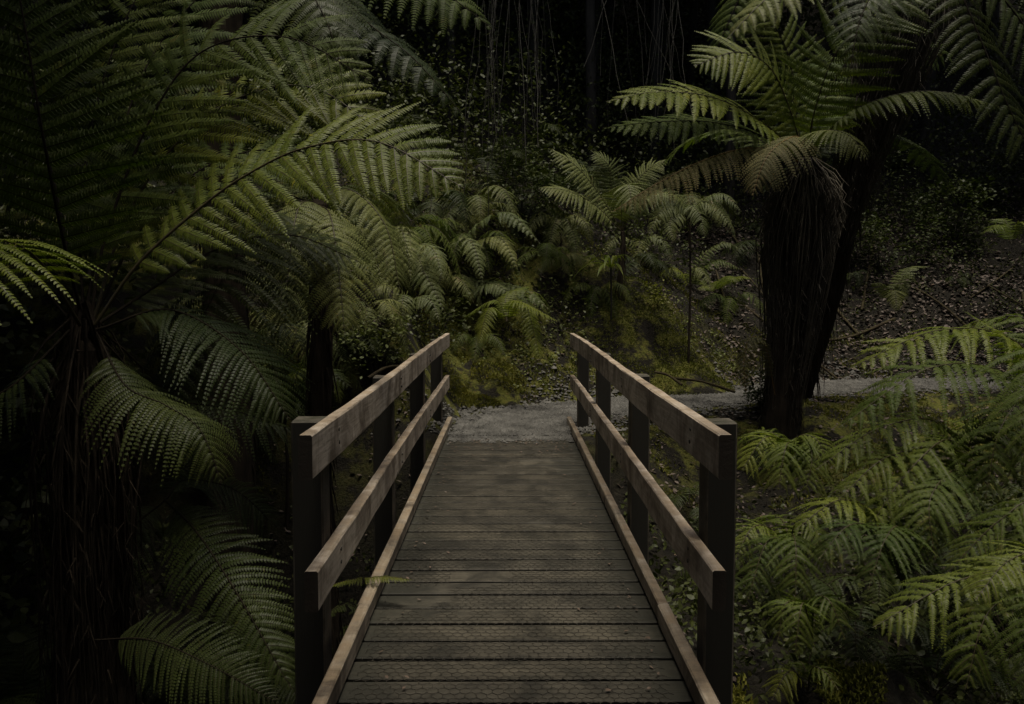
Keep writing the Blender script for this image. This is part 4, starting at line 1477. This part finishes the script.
crown_fern('large fern at the right edge with a broad frond reaching over the path', (1075, 440, 5.0), [
    ((1020, 345, 5.0), (940, 330, 4.9), (850, 368, 4.8)),
    ((1010, 375, 4.8), (930, 368, 4.6), (838, 428, 4.5)),
    ((1030, 400, 4.5), (1000, 430, 4.3), (985, 500, 4.2)),
    ((1040, 330, 5.4), (990, 318, 5.6), (930, 345, 5.8)),
    ((1050, 350, 4.4), (1040, 380, 4.1), (1030, 470, 3.9))], .24, npin=30)
crown_fern('fern in the middle of the right bank with frond tips pointing to the post', (960, 500, 4.9), [
    ((940, 425, 4.8), (880, 428, 4.7), (815, 470, 4.6)),
    ((930, 455, 4.7), (885, 458, 4.5), (838, 500, 4.4)),
    ((950, 440, 4.6), (905, 475, 4.4), (865, 535, 4.3)),
    ((975, 430, 4.8), (1010, 430, 4.7), (1040, 480, 4.6)),
    ((955, 470, 4.5), (930, 500, 4.2), (935, 560, 4.1)),
    ((975, 440, 5.2), (985, 420, 5.5), (1010, 430, 5.8))], .19, npin=28)
crown_fern('fern lower on the right bank with dark arched fronds', (905, 590, 4.6), [
    ((880, 520, 4.5), (840, 500, 4.4), (795, 530, 4.3)),
    ((900, 510, 4.4), (930, 510, 4.3), (955, 545, 4.2)),
    ((880, 535, 4.3), (850, 525, 4.1), (818, 560, 4.0)),
    ((895, 520, 4.9), (870, 500, 5.1), (835, 510, 5.3)),
    ((900, 530, 4.2), (885, 540, 4.0), (868, 590, 3.9))], .17, npin=28)
crown_fern('near fern at lower right corner with long bright fronds sweeping left', (1085, 640, 3.7), [
    ((1030, 575, 3.7), (960, 580, 3.6), (872, 628, 3.5)),
    ((1040, 600, 3.4), (990, 610, 3.3), (965, 690, 3.2)),
    ((1040, 510, 3.9), (1000, 520, 3.9), (945, 575, 3.9)),
    ((1050, 560, 3.5), (1010, 560, 3.4), (975, 600, 3.3)),
    ((1060, 600, 3.2), (1040, 620, 3.1), (1030, 700, 3.0)),
    ((1060, 540, 4.1), (1020, 545, 4.2), (960, 620, 4.2))], .17, bright=[1, 0, 0, 1, 0, 0], npin=30)
crown_fern('small fern right behind the near right post', (790, 560, 4.9), [
    ((772, 530, 4.8), (752, 528, 4.7), (735, 560, 4.6)),
    ((795, 525, 4.8), (815, 530, 4.7), (828, 570, 4.6)),
    ((780, 540, 4.6), (765, 545, 4.5), (748, 600, 4.4)),
    ((792, 535, 4.5), (796, 550, 4.3), (795, 610, 4.2)),
    ((785, 525, 5.2), (770, 515, 5.4), (745, 530, 5.6))], .13, npin=24)
crown_fern('fern with pale fan of fronds between the right rail and the leaning trunk', (790, 480, 6.4), [
    ((785, 445, 6.3), (765, 438, 6.2), (742, 470, 6.1)),
    ((795, 440, 6.2), (815, 438, 6.1), (830, 465, 6.0)),
    ((790, 445, 6.1), (785, 450, 5.9), (778, 490, 5.8)),
    ((800, 442, 6.2), (812, 455, 6.0), (805, 495, 5.9)),
    ((780, 440, 6.6), (760, 430, 6.8), (740, 440, 7.0))], .18, npin=22)
crown_fern('small fern with splayed tips above the mossy log', (812, 640, 4.2), [
    ((800, 605, 4.1), (785, 605, 4.0), (778, 640, 3.95)),
    ((815, 600, 4.1), (830, 602, 4.0), (845, 640, 3.95)),
    ((805, 605, 3.95), (800, 612, 3.85), (795, 655, 3.8)),
    ((818, 605, 4.4), (835, 600, 4.6), (860, 620, 4.7))], .10, npin=20)
crown_fern('tiny fern growing against the mossy log', (808, 690, 4.1), [
    ((795, 672, 4.05), (785, 675, 4.0), (772, 700, 3.95)),
    ((812, 668, 4.05), (825, 672, 4.0), (838, 690, 3.95)),
    ((805, 670, 4.2), (800, 662, 4.3), (788, 665, 4.35))], .07, npin=16)

# filler rosettes of the same kind, deeper in the bank
for lab, a, b, d, n_, s_, kd in (
        ('dark fern behind the bright frond at the right edge', 960, 395, 6.6, 9, .9, 'gloom'),
        ('dark fern low between the right bank ferns', 860, 560, 5.6, 9, .8, 'gloom'),
        ('fern filling the gap beside the mossy log', 935, 640, 4.8, 9, .7, 'gloom'),
        ('dark fern outside the right rail behind the second post', 735, 500, 6.8, 9, .7, 'gloom'),
        ('low fern under the far half of the right rail', 690, 470, 8.0, 9, .6, 'gloom'),
        ('fern at the foot of the leaning tree fern', 770, 410, 9.3, 8, .55, 'gloom'),
        ('fern at the right edge halfway up the bank', 1020, 480, 5.6, 9, .9, 'gloom'),
        ('fern on the slope above the right bank', 1000, 350, 8.0, 9, .9, 'gloom'),
        ('dim fern low in the gully at the right', 880, 480, 6.2, 9, .8, 'gloom')):
    x, y, z = at(a, b, d)
    rosette(lab, x, y, kd, n_, s_ * 1.1, z=min(z, Hs(x, y) + .2) if z > Hs(x, y) else Hs(x, y), name='crown_fern')

# left gully ferns
KL = dict(npin=34, m=20, droop=.2, hang=.15, r0=.007, stipe=.12)
p = P(190, 520, 4.6)
r = empty('ground_fern', 'dark fern with one large frond hanging beside the near left post', 'fern', (p[0], p[1], Hs(p[0], p[1])))
fr(r, px((165, 500, 4.9), (195, 530, 4.5), (235, 590, 4.1), (292, 690, 3.8)), .28, LEAFD, up=(.2, -1, .7), **KL)
fr(r, px((165, 500, 4.9), (120, 540, 4.6), (90, 600, 4.4)), .25, LEAFD, up=(.2, -1, .7), **KL)
fr(r, px((165, 500, 4.9), (185, 480, 5.2), (235, 490, 5.4), (280, 530, 5.5)), .28, LEAFD, up=(.0, -.5, 1), **KL)
p = P(90, 640, 3.9)
r = empty('ground_fern', 'dim fern frond lying low at the bottom left', 'fern', (p[0], p[1], Hs(p[0], p[1])))
fr(r, px((95, 640, 4.0), (150, 640, 3.8), (210, 665, 3.6), (280, 705, 3.5)), .20, LEAFD, up=(0, -1, .8), npin=44, m=18, r0=.005, plw=.9)
p = P(330, 600, 3.9)
r = empty('ground_fern', 'small yellow green fern frond poking over the left kerb', 'fern', (p[0] - .2, p[1], Hs(p[0] - .2, p[1])))
fr(r, px((300, 640, 4.2), (325, 590, 4.05), (375, 577, 3.95), (416, 580, 3.9)), .050, LEAFB, npin=34, m=8, r0=.003, stipe=.45, prof=NARROW, droop=.3)
fr(r, px((300, 640, 4.2), (330, 612, 4.2), (350, 605, 4.2), (368, 622, 4.2)), .06, LEAFD, npin=26, m=8, r0=.003, stipe=.2)
for lab, a, b, d, n_, s_ in (('dark fern deep in the gully left of the deck', 240, 560, 5.6, 9, .9), ('dark fern in the left gully below the big trunk', 130, 600, 5.4, 9, .9),
                             ('dark fern at the lower left edge', 20, 560, 5.0, 9, .9), ('dark fern behind the big trunk at the left edge', 20, 420, 6.0, 10, 1.0),
                             ('dim fern seen between the left posts', 350, 500, 6.2, 9, .7)):
    x, y, z = at(a, b, d)
    rosette(lab, x, y, 'dark', n_, s_, z=Hs(x, y), lift=max(0, min(z - Hs(x, y), .5)))

# brown dead fern drooping beside the leaning trunk
p = P(762, 345, 9.6)
r = empty('dead_fern', 'brown dead fern frond hanging against the foot of the leaning trunk', 'fern', (p[0], p[1], Hs(p[0], p[1])))
fr(r, px((775, 395, 9.6), (765, 345, 9.5), (750, 338, 9.4), (744, 362, 9.35), (746, 395, 9.3)), .16, DEAD, npin=28, m=12, droop=.3, hang=.3, r0=.005)

# upslope background ferns, dim in the gloom
k = 0
bgspots = []
for _ in range(400):
    x = random.uniform(-9, 11)
    y = random.uniform(12.5, 24)
    d = float(sdist(np.array([x]), np.array([y]))[0])
    if d < 3.2 or (x > 2.5 and d < 5.0):
        continue
    if any((x - a) ** 2 + (y - b) ** 2 < 1.3 for a, b in bgspots):
        continue
    bgspots.append((x, y))
    if len(bgspots) >= 46:
        break
for x, y in bgspots:
    rosette('dim dark fern lost in the gloom of the slope behind', x, y, 'dark', 9, random.uniform(.8, 1.3), group='dim ferns on the slope behind', lift=random.uniform(0, .5))

# ------------------------------------------------------------------ mossy logs and sticks
def log(label, pts, r, mossy=True):
    pts = np.asarray(pts, float)
    c = pts.mean(0)
    root = empty('mossy_log' if mossy else 'fallen_branch', label, 'log' if mossy else 'branch', c)
    g = Geo()
    s_, L = spline(pts - c, 30)
    sides = 14
    T = norm(np.gradient(s_, axis=0))
    A = norm(np.cross(T, [0, 0, 1]))
    B = np.cross(T, A)
    a = np.linspace(0, 6.283, sides, endpoint=False)
    R = r * (1 + rng.normal(0, .06, (30, sides)) + .12 * np.sin(np.linspace(0, 9, 30))[:, None])
    V = s_[:, None] + R[..., None] * (A[:, None] * np.cos(a)[None, :, None] + B[:, None] * np.sin(a)[None, :, None])
    i, j = np.meshgrid(np.arange(29), np.arange(sides), indexing='ij')
    j2 = (j + 1) % sides
    g.add(V, np.stack([i * sides + j, i * sides + j2, (i + 1) * sides + j2, (i + 1) * sides + j], -1).reshape(-1, 4), 0, True)
    g.add(V[0], [list(range(sides))])
    g.add(V[-1], [list(range(sides))])
    g.build('bark', [M['log']], root)
    if mossy:
        g = Geo()
        n = int(6000 * L * r / .15)
        u = rng.random(n) * 29
        i0 = np.minimum(u.astype(int), 28)
        aa = rng.normal(0, .9, n)
        f_ = (u - i0)[:, None]
        cc = s_[i0] * (1 - f_) + s_[i0 + 1] * f_
        dirv = A[i0] * np.sin(aa)[:, None] + np.array([[0, 0, 1.0]]) * np.cos(aa)[:, None]
        keep = vnoise(cc[:, 0] + c[0], aa, 5, 31) > .38
        pp = (cc + dirv * r * .97)[keep]
        blades(g, pp, .022, .9, w=.0045)
        g.build('moss_cover', [M['moss']], root)
    return root


for k in range(14):
    x_ = random.uniform(3.8, 9.5)
    y_ = random.uniform(14.4, 18)
    a_ = random.uniform(0, 3.14)
    L_ = random.uniform(.4, 1.1)
    e = [np.array([x_ + t_ * L_ * math.cos(a_), y_ + t_ * L_ * math.sin(a_), 0]) for t_ in (-1, 0, 1)]
    for q in e:
        q[2] = Hs(q[0], q[1]) + .05
    o = log('dead stick lying among the leaf litter on the right bank', e, random.uniform(.012, .03), False)
    o['group'] = 'sticks in the leaf litter'
for lab, a, b in (('thin fallen branch across the path edge right of the rail', (672, 378, 11.4), (735, 392, 10.9)),
                  ('crooked dark stick at the path edge near the right handrail', (655, 372, 11.2), (682, 385, 10.9)),
                  ('pale stick lying by the far left handrail', (368, 378, 8.5), (402, 366, 9.0))):
    A_, B_ = P(*a), P(*b)
    for q in (A_, B_):
        q[2] = max(q[2], Hs(q[0], q[1]) + .03)
    m_ = (A_ + B_) / 2 + [0, 0, .04]
    log(lab, [A_, m_, B_], .016, False)
# leaf-strewn moss hummocks along the bank (real mounds)
def mound(label, xp, yp, d, rx, ry, h):
    x, y, _ = at(xp, yp, d)
    z = Hs(x, y)
    r = empty('moss_mound', label, 'mound', (x, y, z))
    n = 40
    u = np.linspace(-1, 1, n)
    U, Vv = np.meshgrid(u, u)
    rr = np.sqrt(U ** 2 + Vv ** 2)
    hz = h * np.clip(1 - rr ** 2, -.3, 1) * (1 + .5 * (vnoise(U * 2 + x, Vv * 2 + y, 2.2, 41) - .5)) + .08 * (vnoise(U + x, Vv + y, 6, 42) - .5)
    wz = H(x + U * rx, y + Vv * ry) - z
    V = np.stack([U * rx, Vv * ry, wz + hz], -1)
    i, j = np.meshgrid(np.arange(n - 1), np.arange(n - 1), indexing='ij')
    g = Geo()
    g.add(V, np.stack([i * n + j, i * n + j + 1, (i + 1) * n + j + 1, (i + 1) * n + j], -1).reshape(-1, 4), 0, True)
    g.build('soil', [M['ground']], r)
    k = rng.integers(0, n * n, 16000)
    pp = V.reshape(-1, 3)[k] + rng.normal(0, .03, (16000, 3)) * [1, 1, .1]
    keep = (rr.reshape(-1)[k] < .95) & (vnoise(pp[:, 0] + x, pp[:, 1] + y, 3, 43) > .35)
    g = Geo()
    blades(g, pp[keep], .024, .8, w=.005)
    g.build('moss_cover', [M['moss']], r)


mound('mossy mound beside the path right of the bridge end', 668, 345, 12.5, 1.0, .7, .35)
mound('thick moss hummock at the bottom right beside the near post', 785, 690, 4.35, .50, .40, .42)
mound('brown and yellow moss hummock at the bottom right under the ferns', 872, 700, 4.4, .50, .40, .38)
mound('low yellow moss mound at the left side of the path end', 470, 372, 11.2, .8, .6, .18)
mound('dark brown hump of earth under the yellow shrub', 640, 318, 12.8, .9, .8, .45)

# ------------------------------------------------------------------ background trees, vines and canopy
def crown_mesh(seed, R=(3.2, 3.2, 2.4), n=16000, leaf=.17):
    g = Geo()
    r_ = np.random.default_rng(seed)
    ncl = 150
    u = norm(r_.normal(0, 1, (ncl, 3))) * (r_.random((ncl, 1)) ** .4) * np.array(R)
    pts = np.repeat(u, n // ncl, 0) + r_.normal(0, .38, ((n // ncl) * ncl, 3))
    leaves(g, pts, leaf, .7, ratio=.6)
    # limbs
    for k in range(16):
        e = u[k * 7]
        tube(g, np.array([[0, 0, -R[2] * 1.2], e * .4 + [0, 0, -.6], e]), [.10, .06, .02], 6, 1)
    return g.mesh('crown', [M['canopy'], M['bark']])


CR = [crown_mesh(3), crown_mesh(4)]


def tree(label, x, y, r, h, crown_s, group=None, name='forest_tree', lean=0, n=1):
    z = Hs(x, y)
    root = empty(name, label, 'tree', (x, y, z - .2), group)
    trunk_part(root, (x, y, z - .2), (x + lean, y, z + h), r, r * .6, sides=12, fibres=0, mats=[M['bark']])
    for k in range(n):
        o = bpy.data.objects.new('crown', CR[(k + int(x * 7)) % 2])
        C.objects.link(o)
        o.parent = root
        o.location = (lean + random.uniform(-.8, .8) * (n > 1), random.uniform(-.8, .8) * (n > 1), h + 1.0 + k * 1.6)
        o.rotation_euler = (0, 0, random.random() * 6)
        o.scale = (crown_s, crown_s, crown_s)
    return root


# trunks seen in the dark at the top of the picture
for (xp, d, r, lab) in ((592, 22, .17, 'dark straight tree trunk above the middle of the picture'), (608, 23, .12, 'thinner dark trunk just right of the central trunk'),
                        (655, 22.5, .25, 'broad dark trunk draped with vines left of the right tree fern'), (545, 22, .15, 'leaning dark trunk left of the central trunk'),
                        (712, 22, .13, 'slim dark trunk between the vines and the right tree fern'), (690, 23, .12, 'slim dark trunk beside the broad vine draped trunk'),
                        (495, 22, .22, 'broad dark trunk behind the hanging vines'), (440, 22, .17, 'dark trunk behind the upper left fronds'),
                        (232, 22, .36, 'very dark broad trunk in the gap at upper left'), (385, 24, .18, 'dark trunk in the gloom left of the vines'),
                        (740, 26, .15, 'far slim trunk seen past the right tree fern frond tips'), (985, 23, .22, 'dark trunk at the upper right edge'),
                        (570, 27, .12, 'far slim trunk deep behind the centre')):
    q = P(xp, 100, d)
    tree(lab, q[0], q[1], r, 13 - d * .12, .9, lean=random.uniform(-.4, .4))

# unseen trees added to shut out the sky behind and beside the viewer
for (x, y, s_) in ((-6.2, 3.0, 1.0), (-4.5, -2.2, 1.0), (0.2, -5.2, 1.2), (5.4, -3.6, 1.1), (10.2, 3.0, 1.0), (11.0, 8.5, 1.05),
                   (-2.8, -8, 1.2), (3.2, -8.2, 1.2), (-10, 0, 1.2), (-11, 7, 1.2), (10.5, -2, 1.2), (14, 6, 1.2), (-11, 13.5, 1.2), (15, 14, 1.2)):
    tree('unseen forest tree added with a dense crown to shade the gully', x, y, .22, 6.4 - Hs(x, y) * .4 + (0 if y < 0 else .8), s_, group='unseen trees added to shade the gully', n=2)

# unseen crowns added to shade the slope behind and both sides of the gully
for k, (x, y, r) in enumerate(((-7.5, 17.5, .15), (-4.2, 18.6, .12), (-1.2, 18.4, .10), (1.8, 18.8, .13), (4.8, 18.6, .12), (8.2, 19.2, .16), (12.5, 18.5, .2),
                  (-6, 20.5, .2), (-2.6, 21, .16), (.6, 20.4, .14), (3.6, 21, .16), (6.8, 20.6, .2), (10.2, 21, .2), (13.5, 20, .2), (-9.5, 19, .2))):
    gz = Hs(x, y)
    tree('tall thin dark trunk rising from the slope behind into an unseen roof of leaves added to shade it', x, y, r, 12.2 - gz + .25 * (y - 16), 1.05, group='thin dark trunks on the slope behind')
for (x, y, h_, s_) in ((-3.8, 3.4, 5.9, .75), (-5.4, 4.0, 5.6, .95), (-5.2, 7.6, 6.2, .9), (8.0, 2.6, 5.6, 1.0), (.6, -1.7, 6.2, 1.0)):  # crowns out of view, added to darken the gully sides and near deck
    tree('unseen forest tree added with a dense crown to shade the gully', x if abs(x) > 1 else 2.2, y, .18, h_ - Hs(x, y), s_, group='unseen trees added to shade the gully', lean=0 if abs(x) > 1 else -1.6)

# hanging vines
def vines(label, xp, d, w, n, ytop, ybot, rad=.006):
    c = P(xp, ytop, d)
    r = empty('hanging_vine', label, 'vine', c)
    k = 9
    tt = np.linspace(0, 1, k)
    top = np.array([P(xp + rng.normal(0, w), ytop - 60, d + rng.normal(0, .3)) for _ in range(n)])
    bot = np.array([P(xp + rng.normal(0, w), ybot + rng.normal(0, 35), d + rng.normal(0, .3)) for _ in range(n)])
    pts = top[:, None] * (1 - tt)[None, :, None] + bot[:, None] * tt[None, :, None]
    pts += np.cumsum(rng.normal(0, .03, pts.shape), 1) * [1, 1, .2]
    g = Geo()
    tubes(g, pts - c, np.full((n, k), rad) * (.5 + rng.random((n, 1))), 4)
    g.build('stem', [M['vine']], r)


vines('curtain of thin pale vines hanging left of the central trunks', 490, 12.0, 14, 15, -20, 130, .004)
vines('second bunch of hanging vines right beside the first', 530, 13.0, 10, 12, -20, 120, .004)
vines('bunch of hanging vines on the broad trunk left of the right tree fern', 665, 15.0, 14, 14, -20, 110, .004)
vines('few loose vines hanging before the central trunks', 620, 14.0, 22, 7, -20, 100, .004)
